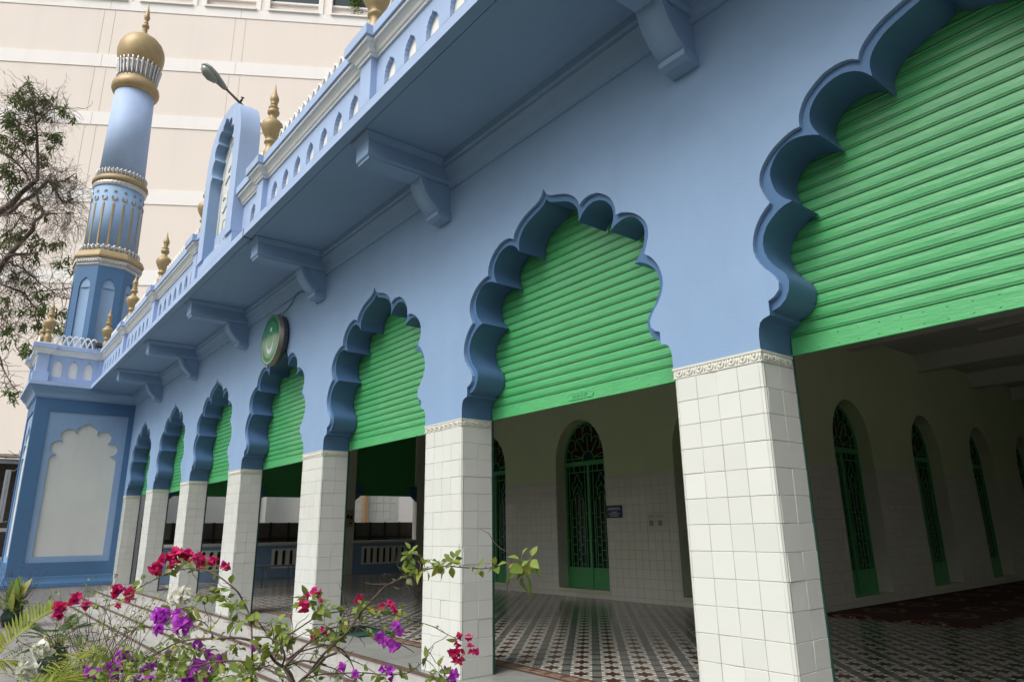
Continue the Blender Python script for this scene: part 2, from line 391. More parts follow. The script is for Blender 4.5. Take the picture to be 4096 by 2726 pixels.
def pillar_mesh(seed):
    rnd = random.Random(seed); mb = MB(); hw = W_/2-.006; core = MB()
    zt = 2.10; sz = .15
    tw = (2*hw-.036)/4; td = (DP-.018-.004)/2
    mb.cur = 1; mb.box(-hw, hw, .006, DP, 0, ZC); mb.cur = 0
    tiles(mb, lambda u, v, d: (u, .006-d, v), -hw+.018, 4, tw, 0, 14, sz, rnd)
    for sg in (1, -1): tiles(mb, lambda u, v, d: (sg*(hw+d), u, v), .024, 2, td, 0, 14, sz, rnd)
    # rounded corner trim tiles
    for sg in (1, -1):
        for j in range(14):
            z0, z1 = j*sz+.0018, (j+1)*sz-.0018; A = []; B = []; r = .024
            for k in range(6):
                a = PI/2*k/5; x = sg*(hw+.006-r+r*math.sin(a)); y = r-r*math.cos(a); A.append((x, y, z0)); B.append((x, y, z1))
            A = [(A[0][0], .006, z0)]+A+[(sg*hw, A[-1][1], z0)]; B = [(B[0][0], .006, z1)]+B+[(sg*hw, B[-1][1], z1)]
            mb.strip(A, B, True)
    return mb
def frieze_mesh():
    mb = MB(); hw = W_/2
    mb.box(-hw, hw, 0, DP, 2.103, 2.166)
    mb.box(-hw-.006, hw+.006, -.006, DP, 2.156, 2.1695); mb.box(-hw-.003, hw+.003, -.003, DP, 2.10, 2.108)
    def egg(fn, c):
        A = []; 
        for k in range(9):
            a = PI+PI*k/8; A.append(fn(c+.022*math.cos(a), 2.133+.020*math.sin(a), 0.002))
        A = [fn(c-.022, 2.152, .002)]+A+[fn(c+.022, 2.152, .002)]
        mb.tube(A, .0055, 5); mb.tube([fn(c, 2.148, .0), fn(c, 2.13, .004)], [.011, .005], 6)
        mb.tube([fn(c+.0385, 2.15, .0), fn(c+.0385, 2.112, .002)], [.007, .003], 5)
    for i in range(8): egg(lambda u, v, d: (u, -d, v), -hw+.045+i*.077)
    for sg in (1, -1):
        for i in range(4): egg(lambda u, v, d: (sg*(hw+d), u, v), .05+i*.077)
    return mb
def rail_mesh():
    mb = MB(); h = W_/2
    for sg in (1, -1):
        a, b = sorted((sg*h, sg*(h+.006))); mb.box(a, b, DP+.002, DP+.008, 0, ZC+.6)
        a, b = sorted((sg*(h-.03), sg*h)); mb.box(a, b, DP+.002, DP+.026, 0, ZC+.6)
    return mb
ORG['_z'] = Vector((0, 0, 0))
def local(mb, name, mats, x, parent):
    """build a mesh given around x=0 as a part standing at x"""
    o = mb.build(name, mats, None); o.parent = parent; org = ORG[parent.name]
    o.location = Vector((x, 0, 0))-(org if parent is mosque else Vector((0, 0, 0))); return o
pm = [pillar_mesh(s).build('pillar', [M['tile'], M['grout']]) for s in (1, 2, 3)]
fm = frieze_mesh().build('frieze', [M['frieze']]); rm = rail_mesh().build('guide_rail', [M['guide']])
tmp = pm[1:]
for i, x in enumerate(PXA):
    src = pm[i % 3]
    o = src if i == 0 else bpy.data.objects.new('pillar', src.data)
    if i: COL.objects.link(o)
    o.parent = mosque; o.location = Vector((x, 0, 0))-ORG[mosque.name]
    for q in (fm, rm):
        c = q if i == 0 else q.copy()
        if i: COL.objects.link(c)
        c.parent = o; c.location = (0, 0, 0)
for t in tmp: bpy.data.objects.remove(t)
# ---- cusped arch outline (right half, from the tip down)
OUT = [[(0, 3.968), (.035, 3.905), (.085, 3.872), (.14, 3.855), (.21, 3.832), (.275, 3.806), (.35, 3.755), (.40, 3.70), (.418, 3.648)],
       [(.418, 3.648), (.46, 3.676), (.515, 3.688), (.575, 3.684), (.632, 3.666), (.735, 3.59), (.787, 3.494), (.793, 3.42)],
       [(.793, 3.42), (.86, 3.415), (.975, 3.36), (1.06, 3.27), (1.085, 3.18), (1.066, 3.10), (1.035, 3.03)],
       [(1.035, 3.03), (1.10, 2.975), (1.155, 2.89), (1.178, 2.79), (1.163, 2.715), (1.127, 2.65), (1.07, 2.585), (1.043, 2.535), (1.047, 2.49), (1.075, 2.46), (1.12, 2.44)]]
INN = [[(0, 3.877), (.04, 3.838), (.095, 3.815), (.18, 3.786), (.275, 3.745), (.345, 3.68), (.375, 3.61), (.374, 3.528)],
       [(.374, 3.528), (.417, 3.582), (.474, 3.620), (.553, 3.636), (.65, 3.605), (.72, 3.536), (.743, 3.465), (.733, 3.396), (.70, 3.330)],
       [(.70, 3.330), (.763, 3.361), (.85, 3.381), (.945, 3.352), (1.011, 3.276), (1.028, 3.208), (1.006, 3.104), (.955, 3.036), (.912, 3.004)],
       [(.912, 3.004), (.982, 2.99), (1.060, 2.938), (1.111, 2.873), (1.129, 2.78), (1.102, 2.696), (1.063, 2.638), (1.008, 2.581), (.994, 2.528), (1.004, 2.479), (1.033, 2.428), (1.075, 2.396), (1.12, 2.384)]]
NL = 17
def half(L):
    o = []
    for l in L:
        r = resample(cr(l, 8), NL); o += r if not o else r[1:]
    return o
HO, HI = half(OUT), half(INN)
FOOT = [(1.12, 2.356), (1.165, 2.343), (1.188, 2.325), (1.200, 2.29), (1.205, 2.25), (1.205, ZC)]
def arch_wall(xl, xr, solid_left=None):
    xc = (xl+xr)/2; hs = (xr-xl)/2; k = (hs-W_/2)/1.205
    T = lambda P, sg: [(xc+sg*k*p[0], p[1]) for p in P]
    L, R = T(HO, -1), T(HO, 1); Lf, Rf = T([(1.12, 2.384)]+FOOT, -1), T([(1.12, 2.384)]+FOOT, 1)
    top = 4.9
    left0 = xl if solid_left is None else solid_left
    poly = [(left0, ZC)]+Lf[::-1]+L[::-1]+R[1:]+Rf+[(xr, ZC), (xr, top), (left0, top)]
    mb = MB(); mb.face(poly, 0., XZ)
    IL, IR = T(HI, -1), T(HI, 1)
    back = [(left0, ZC)]+Lf[::-1][:-1]+IL[::-1]+IR[1:]+Rf[1:]+[(xr, ZC), (xr, top), (left0, top)]
    mb.face(back, DP, XZ)
    wall = mb.build('arcade_wall', M['pale'], mosque)
    rim = MB(); Z = .03
    for O_, I_ in ((L, IL), (R, IR)):
        rim.strip([(p[0], Z, p[1]) for p in O_], [(p[0], Z, p[1]) for p in I_])        # recessed face
    rim.build('arch_moulding', M['rim'], wall, norm=False)
    rev = MB()
    for O_ in (L, R): rev.strip([(p[0], 0, p[1]) for p in O_], [(p[0], Z, p[1]) for p in O_], False)
    rev.build('moulding_step', M['pale'], wall, norm=False)
    it = MB()
    for I_, F_ in ((IL, Lf), (IR, Rf)):
        q = 0
        for li in range(4):
            seg = I_[li*(NL-1):(li+1)*(NL-1)+1]; it.strip([(p[0], Z, p[1]) for p in seg], [(p[0], DP, p[1]) for p in seg], True)
        e = I_[-1]
        it.strip([(e[0], Z, e[1]), (e[0], 0, e[1]), (F_[1][0], 0, F_[1][1])], [(e[0], DP, e[1])]*2+[(F_[1][0], DP, F_[1][1])])
        it.strip([(p[0], 0, p[1]) for p in F_[1:3]], [(p[0], DP, p[1]) for p in F_[1:3]])
        it.strip([(p[0], 0, p[1]) for p in F_[2:]], [(p[0], DP, p[1]) for p in F_[2:]], True)
        it.strip([(e[0], 0, e[1]), (e[0], Z, e[1])], [(e[0], 0, e[1]+.056), (e[0], Z, e[1]+.056)])
    it.build('arch_soffit', M['deep'], wall, norm=False)
    return wall
for xr, xl in zip(PXA, PXA[1:]): arch_wall(xl, xr, -18.2 if xl == PX[-1] else None)
# ---- roller shutters
def shutter(xl, xr, zb, ztop=4.1, yb=.352):
    a, b = xl+W_/2-.02, xr-W_/2+.02; xc = (a+b)/2; mb = MB(); rb = MB(); z = zb+.112; i = 0; rd = random.Random(int(xl*10))
    while z < ztop:
        j = rd.gauss(0, .0012)
        R = [(yb+.004, z), (yb-.003, z+.0015), (yb-.0085, z+.006), (yb-.009, z+.011), (yb-.005, z+.0155), (yb-.0005, z+.0165), (yb-.0005, z+.0185), (yb-.004, z+.0195), (yb-.004, z+.022), (yb+.004, z+.0235)]; rb.strip([(a, *q) for q in R], [(b, *q) for q in R], False)
        n = 14; A = [(a+(b-a)*q/n, yb+j+rd.gauss(0, .0006), z+.024) for q in range(n+1)]; C = [(a+(b-a)*q/n, yb+j+rd.gauss(0, .0006), z+.0745) for q in range(n+1)]
        Bm = [((p[0]), yb-.0015+j+rd.gauss(0, .0005), z+.05) for p in A]
        mb.strip(A, Bm); mb.strip(Bm, C); mb.strip(C, [(p[0], yb+.006, z+.0755) for p in C])
        z += .0755
    mb.box(a, b, yb+.008, yb+.014, zb, ztop)
    sh = mb.build('roller_shutter', M['shut'], mosque); rb.build('shutter_rib', M['shutrib'], sh)
    br = MB(); br.box(a, b, yb-.006, yb+.006, zb, zb+.110); br.box(a, b, yb-.016, yb-.006, zb, zb+.006)
    x = a+.08; k = 0
    while x < b:
        for zz in (zb+.028, zb+.092): br.lathe([(0.0, .004), (.0045, .002), (.006, 0)], (0, 0, 0), 8) if False else None; 
        for zz in (zb+.025, zb+.090):
            xx = x+(.006 if zz > zb+.05 else 0); vs = [(xx+.0062*math.cos(t*PI/4), yb-.006, zz+.0062*math.sin(t*PI/4)) for t in range(8)]; vi = [(xx+.003*math.cos(t*PI/4), yb-.0105, zz+.003*math.sin(t*PI/4)) for t in range(8)]
            br.strip(vs, vi, True, closed=True); br.add(vi, [tuple(range(8))])
        x += .115
    bar = br.build('bottom_bar', M['shut'], sh)
    return sh, bar, a, b, yb
SHT = {}
for k, (xr, xl) in enumerate(zip(PXA, PXA[1:])):
    zb = {0: 2.18, 2: 2.175, 3: 2.180, 4: 2.17, 5: 2.12, 6: 2.10}.get(k, 2.178); SHT[k] = shutter(xl, xr, zb)
def text_mesh(body, size, extr, fn):
    cu = bpy.data.curves.new('t', 'FONT'); cu.body = body; cu.size = size; cu.extrude = extr; cu.align_x = 'CENTER'; cu.align_y = 'CENTER'; cu.resolution_u = 2
    o = bpy.data.objects.new('t', cu); COL.objects.link(o); bpy.context.view_layer.update()
    me = bpy.data.meshes.new_from_object(o.evaluated_get(bpy.context.evaluated_depsgraph_get())); mb = MB()
    mb.add([fn(*v.co) for v in me.vertices], [tuple(p.vertices) for p in me.polygons]); bpy.data.objects.remove(o); bpy.data.curves.remove(cu); bpy.data.meshes.remove(me); return mb
# maker's plate on the shutter between the two nearest pillars
sh, bar, a, b, yb = SHT[2]; cx, cz = -1.522, 2.226; mb = MB()
st = [(cx+(.125 if q < 9 else -.125)+.024*math.cos(t), cz+.024*math.sin(t)) for q, t in enumerate([-PI/2+PI*i/8 for i in range(9)]+[PI/2+PI*i/8 for i in range(9)])]
mb.prism(st, yb-.010, yb-.006, XZ); mb.tube([(p[0], yb-.010, p[1]) for p in st+[st[0]]], .0025, 5)
mb.build('makers_plate', M['shut'], sh)
text_mesh('HAENSLER', .040, .0015, lambda x, y, z: (cx+x*.95, yb-.0115-z, cz+y)).build('plate_lettering', M['shutrib'], sh)
# shutter housing / lintel behind
mb = MB(); mb.box(-18.2, 2*S, DP+.002, .62, 3.98, 4.41); mb.build('shutter_housing', M['ceil'], mosque)
# ---- eave, cove cornice
mb = MB(); mb.box(-18.19, 8, -1.130, -1.030, 4.838, 4.936); mb.box(-18.19, 8, -1.030, -1.014, 4.862, 4.936); mb.box(-18.19, 8, -1.014, -.02, 4.852, 4.936)
eave = mb.build('eave_slab', M['pale'], mosque)
mb = MB(); mb.box(-18.40, 8, -1.134, -1.130, 4.836, 4.940); mb.box(-18.40, 8, -1.134, -.80, 4.936, 4.940)
mb.build('eave_fascia', M['palew'], eave)
mb = MB(); mb.sweep([(8, 0), (-18.19, 0)], [(0, 4.548), (.022, 4.548), (.022, 4.572), (.034, 4.578), (.040, 4.612), (.052, 4.655), (.072, 4.697), (.100, 4.735), (.108, 4.740), (.108, 4.775), (.135, 4.782), (.135, 4.8515), (0, 4.8515)], -1)
mb.build('cove_cornice', M['pale'], mosque)
# ---- brackets
def bracket_mesh():
    mb = MB()
    mb.box(-.125, .125, -.960, -.001, 4.625, 4.780)
    mb.add([(-.125, -.96, 4.780), (.125, -.96, 4.780), (.125, -.1, 4.780), (-.125, -.1, 4.780), (-.138, -.975, 4.80), (.138, -.975, 4.80), (.138, -.1, 4.80), (-.138, -.1, 4.80), (-.165, -1.003, 4.835), (.165, -1.003, 4.835), (.165, -.1, 4.835), (-.165, -.1, 4.835), (-.165, -1.003, 4.8515), (.165, -1.003, 4.8515), (.165, -.1, 4.8515), (-.165, -.1, 4.8515)],
           [(0, 1, 5, 4), (1, 2, 6, 5), (3, 0, 4, 7), (4, 5, 9, 8), (5, 6, 10, 9), (7, 4, 8, 11), (8, 9, 13, 12), (9, 10, 14, 13), (11, 8, 12, 15)])
    mb.add([(-.125, -.96, 4.625), (.125, -.96, 4.625), (.125, 0, 4.625), (-.125, 0, 4.625), (-.108, -.94, 4.606), (.108, -.94, 4.606), (.108, 0, 4.606), (-.108, 0, 4.606), (-.108, -.94, 4.588), (.108, -.94, 4.588), (.108, 0, 4.588), (-.108, 0, 4.588)],
           [(0, 1, 5, 4), (1, 2, 6, 5), (3, 0, 4, 7), (4, 5, 9, 8), (5, 6, 10, 9), (7, 4, 8, 11), (8, 9, 10, 11)])
    cur = cr([(-.365, 4.588), (-.350, 4.528), (-.303, 4.430), (-.222, 4.335), (-.150, 4.283)], 5)
    body = [(-.001, 4.588)]+[(y+.028, z+.012) for y, z in cur]+[(-.10, 4.275), (-.001, 4.262)]
    mb.prism(body, -.088, .088, YZ)
    band = cur+[(y+.045, z+.022) for y, z in cur[::-1]]; mb.prism(band, -.109, .109, YZ, True)
    foot = [(-.150, 4.290), (-.166, 4.262), (-.160, 4.232), (-.110, 4.212), (-.02, 4.204), (-.001, 4.206), (-.001, 4.275), (-.095, 4.280)]; mb.prism(foot, -.109, .109, YZ)
    return mb
b0 = bracket_mesh().build('bracket', M['pale']); b0.parent = mosque; b0.location = Vector((2*S, 0, 0))-ORG[mosque.name]
for x in PXA[1:-1]:
    c = b0.copy(); COL.objects.link(c); c.location = Vector((x, 0, 0))-ORG[mosque.name]
# ---- parapet
NICHE = [(0, .470), (.022, .438), (.050, .430), (.060, .408), (.082, .400), (.086, .370), (.106, .355), (.100, .330), (.113, .305), (.110, 0)]
def niche_poly(c, z0, k=1., kz=1.): return [(c-p[0]*k, z0+p[1]*kz) for p in NICHE]+[(c+p[0]*k, z0+p[1]*kz) for p in NICHE[::-1]][:-1]
def recessed(parent, name, outline, holes, fn, depth, mat_front, mat_back, sub='niche', matside=None, d0=0.):
    hl = [h if True else h for h in holes]
    mb = MB(); mb.face(outline, d0, fn, hl)
    for h in hl: n = len(h); mb.strip([fn(p[0], p[1], d0) for p in h], [fn(p[0], p[1], d0+depth) for p in h], False, closed=True)
    o = mb.build(name, matside or mat_front, parent, norm=False)
    for h in hl:
        m2 = MB(); m2.face(h, d0+depth, fn); m2.build(sub, mat_back, o, norm=False)
    return o
CORN = [(0, 5.690), (.022, 5.690), (.022, 5.712), (.040, 5.722), (.052, 5.750), (.080, 5.785), (.086, 5.792), (.106, 5.792), (.106, 5.828), (0, 5.828)]
COPE = [(-.12, 5.829), (.130, 5.829), (.130, 5.938), (.118, 5.950), (-.16, 5.950), (-.16, 5.829), (-.12, 5.829)]
YP, YPP = -.90, -.968; PHW = .113
path = [(8, YP)]
for x in PXA[:-1]: path += [(x+PHW, YP), (x+PHW, YPP), (x-PHW, YPP), (x-PHW, YP)]
XT = -18.2; XTP, XTPP = -18.36, -18.29; YT = -2.24
path += [(XTP, YP)]
# pediment interrupts the run between pillars 3 and 4
def split_path(pth, x1, x0):
    A = [p for p in pth if p[0] > x1]+[(x1, YP)]; B = [(x0, YP)]+[p for p in pth if p[0] < x0]; return A, B
PA, PB = split_path(path, -6.95, -8.62)
mc, mp = MB(), MB()
for pp in (PA, PB): mc.sweep(pp, CORN, -1); mp.sweep(pp, COPE, -1)
mc.build('parapet_cornice', M['white'], mosque); mp.build('parapet_coping', M['palew'], mosque)
FNP = lambda u, v, d: (u, YP+d, v)
for xr, xl in zip(PXA, PXA[1:]):
    a, b = (xl+PHW if xl > -18 else XTP), xr-PHW; cx = (xl+xr)/2 if xl > -18 else (xl+xr)/2-.03
    cs = [cx+(i-3)*.378 for i in range(7)]
    if abs(cx+7.61) < .1: cs = [c for c in cs if c > -6.85 or c < -8.75]
    w = recessed(mosque, 'parapet_wall', [(a, 4.94), (b, 4.94), (b, 5.692), (a, 5.692)], [niche_poly(c, 5.10, .92) for c in cs if a+.11 < c < b-.11], FNP, .045, M['palew'], M['white'], 'niche', M['palew'])
    mb = MB(); mb.box(a, b, YP+.046, YP+.11, 4.94, 5.692); mb.build('parapet_backing', M['palew'], w)
mb = MB()
mb.box(-PHW, PHW, YPP, YP+.09, 4.94, 5.692)
po = mb.build('parapet_post', M['palew']); po.parent = mosque; po.location = Vector((2*S, 0, 0))-ORG[mosque.name]
for x in PXA[1:-1]:
    c = po.copy(); COL.objects.link(c); c.location = Vector((x, 0, 0))-ORG[mosque.name]
FIN = [(.075, 0), (.085, .03), (.083, .10), (.088, .17), (.087, .215), (.070, .262), (.058, .290), (.062, .330), (.068, .345), (.086, .362), (.086, .385), (.066, .40), (.064, .42), (.084, .455), (.118, .520), (.142, .585), (.146, .625), (.136, .665), (.100, .705), (.066, .728), (.052, .750), (.050, .785), (.058, .800), (.078, .822), (.081, .850), (.074, .872), (.054, .885), (.052, .90), (.070, .915), (.058, .930), (.038, .945), (.034, .958), (.048, .97), (.048, .98), (.040, .985), (.052, 1.01), (.062, 1.045), (.058, 1.08), (.040, 1.12), (.024, 1.16), (.012, 1.22), (.003, 1.30)]
fb = MB().lathe(FIN, (0, 0, 0), 24).build('finial', M['gold'])
fb.parent = mosque; fb.location = Vector((2*S, -.87, 5.945))-ORG[mosque.name]
for x in PXA[1:-1]:
    c = fb.copy(); COL.objects.link(c); c.location = Vector((x-.03, -.87, 5.945))-ORG[mosque.name]
# lattice crest
def lattice(mb, p0, p1, z0, pitch, h, r=.016):
    p0, p1 = Vector(p0), Vector(p1); L = (p1-p0).length; d = (p1-p0)/L; n = int(L/pitch)
    off = (L-n*pitch)/2
    for i in range(n-1):
        s0 = off+i*pitch
        for sg in (0, 1):
            P = []
            for k in range(8):
                t = k/7; w = pitch*math.sin(t*PI/2)**1.15; w = pitch*(1-(1-t)**1.9) if False else pitch*(t**1.5); zz = z0+h*(1-(1-t)**1.35)
                x = s0+w if sg == 0 else s0+2*pitch-w
                P.append((p0.x+d.x*x, p0.y+d.y*x, zz))
            mb.tube(P, r, 5)
        q = Vector((p0.x+d.x*(s0+pitch), p0.y+d.y*(s0+pitch), z0+h-.012)); mb.lathe([(.002, -.022), (.019, -.012), (.022, 0), (.017, .013), (.002, .02)], q, 8)
    mb.box(-.5, .5, -.5, .5, -.5, .5, Matrix.Translation(((p0.x+p1.x)/2, (p0.y+p1.y)/2, z0)) @ Matrix.Rotation(math.atan2(d.y, d.x), 4, 'Z') @ Matrix.Diagonal((L, .05, .03, 1)))
for xr, xl in zip(PXA, PXA[1:]):
    a, b = xl+.12, xr-.12
    segs = [(a, b)]
    if -7.7 < (xl+xr)/2 < -7.5: segs = [(a, -8.66), (-6.88, b)]
    for q0, q1 in segs:
        mb = MB(); lattice(mb, (q0, -.84), (q1, -.84), 5.95, .152, .42); mb.build('lattice_crest', M['white'], mosque)
# ---- pediment over the middle bay
CXP = -7.77; HP = .85
pout = [(HP, 5.285), (HP, 6.75), (HP-.01, 6.95), (.79, 7.15), (.70, 7.33), (.56, 7.48), (.38, 7.58), (.20, 7.62), (0, 7.635)]
pout = [pout[0]]+cr(pout[1:], 4)
pin = [(.56, 5.285), (.56, 6.52)]+cr([(.56, 6.52), (.54, 6.62), (.47, 6.68)], 4)[1:]
for l in ([(.47, 6.68), (.53, 6.74), (.545, 6.84), (.50, 6.93), (.42, 6.97)], [(.42, 6.97), (.47, 7.03), (.47, 7.13), (.41, 7.20), (.32, 7.21)], [(.32, 7.21), (.35, 7.28), (.31, 7.36), (.22, 7.39), (.15, 7.35)], [(.15, 7.35), (.13, 7.43), (.07, 7.46), (0, 7.52)]): pin += cr(l, 4)[1:]
om = lambda P: [(CXP-p[0], p[1]) for p in P]+[(CXP+p[0], p[1]) for p in P[::-1]][1:]
mb = MB(); Y0, Y1 = -1.057, -.77
outl = om(pout)+om(pin)[::-1]
ol, il = om(pout), om(pin)
tri_outline = ol+il[::-1]
mb.face(tri_outline, Y0, XZ); mb.face(ol, Y1, XZ)
mb.strip([(p[0], Y0, p[1]) for p in ol], [(p[0], Y1, p[1]) for p in ol], True)
mb.box(CXP-HP+.002, CXP+HP-.002, Y0+.03, Y1, 4.941, 5.284)
for sx in (-1, 1): q0, q1 = sorted((CXP+sx*(HP-.001), CXP+sx*.56)); mb.box(q0, q1, Y0+.001, Y1, 5.2852, 5.292)
ped = mb.build('pediment', M['palew'], mosque, norm=False)
mb = MB(); mb.strip([(p[0], Y0, p[1]) for p in il], [(p[0], Y0+.17, p[1]) for p in il]); mb.build('pediment_reveal', M['pale'], ped, norm=False)
mb = MB(); mb.face(il, Y0+.17, XZ); inner = [(CXP+(p[0]-CXP)*.80, 5.285+(p[1]-5.285)*.95) for p in il]
mb.build('pediment_panel', M['panel'], ped, norm=False)
mb = MB(); mb.tube([(p[0], Y0+.168, p[1]) for p in [(CXP-.45, 5.29), (CXP-.45, 6.5), (CXP-.36, 6.9), (CXP-.18, 7.15), (CXP, 7.24), (CXP+.18, 7.15), (CXP+.36, 6.9), (CXP+.45, 6.5), (CXP+.45, 5.29)]], .012, 6)
mb.tube([(CXP+q[0], Y0+.168, q[1]) for q in ((-.22, 5.62), (-.22, 5.86), (.22, 5.86), (.22, 5.62), (-.22, 5.62))], .008, 5)
def sq(P): mb.tube([(CXP+p[0], Y0+.166, p[1]) for p in cr(P, 5)], [.010]+[.017]*(len(cr(P, 5))-2)+[.008], 6)
sq([(-.34, 6.10), (-.26, 6.03), (-.16, 6.08), (-.14, 6.18)]); sq([(-.12, 6.40), (-.11, 6.05)]); sq([(-.02, 6.38), (-.01, 6.12), (.06, 6.04), (.16, 6.10)]); sq([(.22, 6.42), (.22, 6.08)]); sq([(.34, 6.22), (.26, 6.16), (.33, 6.08), (.40, 6.14)]); sq([(-.32, 6.25), (-.24, 6.30), (-.2, 6.24)]); sq([(-.30, 6.52), (-.1, 6.60), (.1, 6.50), (.3, 6.58)]); sq([(-.2, 6.70), (0, 6.78), (.2, 6.70)])
mb.build('pediment_relief', M['panel'], ped)
text_mesh('MUS', .26, .014, lambda x, y, z: (CXP-.20+x, Y0+.162-z, 5.43+y)).build('pediment_lettering', M['panel'], ped)
# ---- roof deck
mb = MB(); mb.box(-17.3, 8, .345, 18.4, 4.605, 4.93); mb.build('roof_slab', M['ceil'], mosque)
mb = MB(); mb.box(-18.19, -17.3, .345, 1.0, 4.605, 4.93); mb.build('roof_slab', M['ceil'], mosque)
# ---- interior: walls with arched doorways
Y1W, X2W = 5.67, -2.92
def arch_hole(c, hw=.65, z0=.14, zs=2.43, zt=3.21):
    P = [(c-hw, z0), (c+hw, z0), (c+hw, zs)]
    for k in range(1, 16): a = PI*k/16; P.append((c+hw*math.cos(a), zs+(zt-zs)*math.sin(a)))
    return P+[(c-hw, zs)]
D1 = [-4.17, -7.03, -9.93]; D2 = [7.94, 10.88, 13.75, 16.68]
def inner_wall(name, a, b, cs, fn, parent, flip):
    top = 4.42; z_t = 2.03
    w = recessed(parent, name, [(a, 0), (b, 0), (b, top), (a, top)], [arch_hole(c) for c in cs], fn, .27, M['lime'], M['glass'], 'doorway_back')
    mb = MB(); gro = MB(); rnd = random.Random(5); g = .0055; u = a
    nu = int((b-a)/.15)+1
    for i in range(nu):
        for j in range(-1, 13):
            z0, z1 = .08+j*.15, .08+(j+1)*.15
            if j == -1: z0 = 0.
            a0, a1 = a+i*.15, min(b, a+(i+1)*.15)
            if a1-a0 < .02: continue
            skip = False
            for c in cs:
                if z1 > .15:
                    if a0 >= c-.655 and a1 <= c+.655: skip = True
                    elif a0 < c-.65 < a1: a1 = c-.65
                    elif a0 < c+.65 < a1: a0 = c+.65
            if skip or a1-a0 < .012: continue
            gro.add([fn(a0, z0, -.002), fn(a1, z0, -.002), fn(a1, z1, -.002), fn(a0, z1, -.002)], [(0, 1, 2, 3)])
            t = [rnd.gauss(0, .0007) for _ in range(3)]; d = [-.006+t[0]+t[1]*q+t[2]*w2 for q, w2 in ((-1, -1), (1, -1), (1, 1), (-1, 1))]
            P = [(a0+g/2, z0+g/2), (a1-g/2, z0+g/2), (a1-g/2, z1-g/2), (a0+g/2, z1-g/2)]
            mb.add([fn(p[0], p[1], d[k]) for k, p in enumerate(P)]+[fn(p[0], p[1], -.0022) for p in P], [(0, 1, 2, 3), (0, 1, 5, 4), (1, 2, 6, 5), (2, 3, 7, 6), (3, 0, 4, 7)])
    mb.build('wall_tiling', M['tile2'], w, norm=False); gro.build('tile_grout', M['grout'], w, norm=False)
    mb = MB()
    pts = sorted([a]+[c+s*.65 for c in cs for s in (-1, 1)]+[b])
    for k in range(0, len(pts), 2):
        mb = MB(); q0, q1 = pts[k], pts[k+1]; v = [fn(q0, 2.03, -.008), fn(q1, 2.095, .0)]
        lo = [min(v[0][i], v[1][i]) for i in range(3)]; hi = [max(v[0][i], v[1][i]) for i in range(3)]
        mb.box(lo[0], hi[0], lo[1], hi[1], lo[2], hi[2])
        x = q0+.04
        while x < q1-.03: mb.tube([fn(x-.02, 2.085, -.009), fn(x-.018, 2.055, -.010), fn(x, 2.042, -.011), fn(x+.018, 2.055, -.010), fn(x+.02, 2.085, -.009)], .004, 4); x += .075
        mb.build('wall_frieze', M['tile2'], w)
    for c in cs:
        mb = MB()
        v = [fn(c-.66, .12, -.03), fn(c+.66, .145, .26)]; lo = [min(v[0][i], v[1][i]) for i in range(3)]; hi = [max(v[0][i], v[1][i]) for i in range(3)]
        mb.box(lo[0], hi[0], lo[1], hi[1], lo[2], hi[2])
        mb.build('door_sill', M['tile2'], w)
    # tiled jambs
    rnd = random.Random(9)
    for c in cs:
        for sg in (-1, 1):
            mb = MB()
            for j in range(13):
                for q in range(2):
                    z0, z1 = .146+j*.145, .146+(j+1)*.145; d0, d1 = .002+q*.12, .002+(q+1)*.12-.004
                    mb.add([fn(c+sg*(.65-.005), z0+.002, d0), fn(c+sg*(.65-.005), z1-.002, d0), fn(c+sg*(.65-.005+rnd.gauss(0, .001)), z1-.002, d1), fn(c+sg*(.65-.005), z0+.002, d1)], [(0, 1, 2, 3)])
            mb.build('jamb_tiling', M['tile2'], w, norm=False)
    return w
FN1 = lambda u, v, d: (u, Y1W+d, v); FN2 = lambda u, v, d: (X2W-d, u, v)
w1 = inner_wall('inner_wall', -11.6, X2W, D1, FN1, mosque, False)
w2 = inner_wall('inner_wall', Y1W, 18.2, D2, FN2, mosque, True)
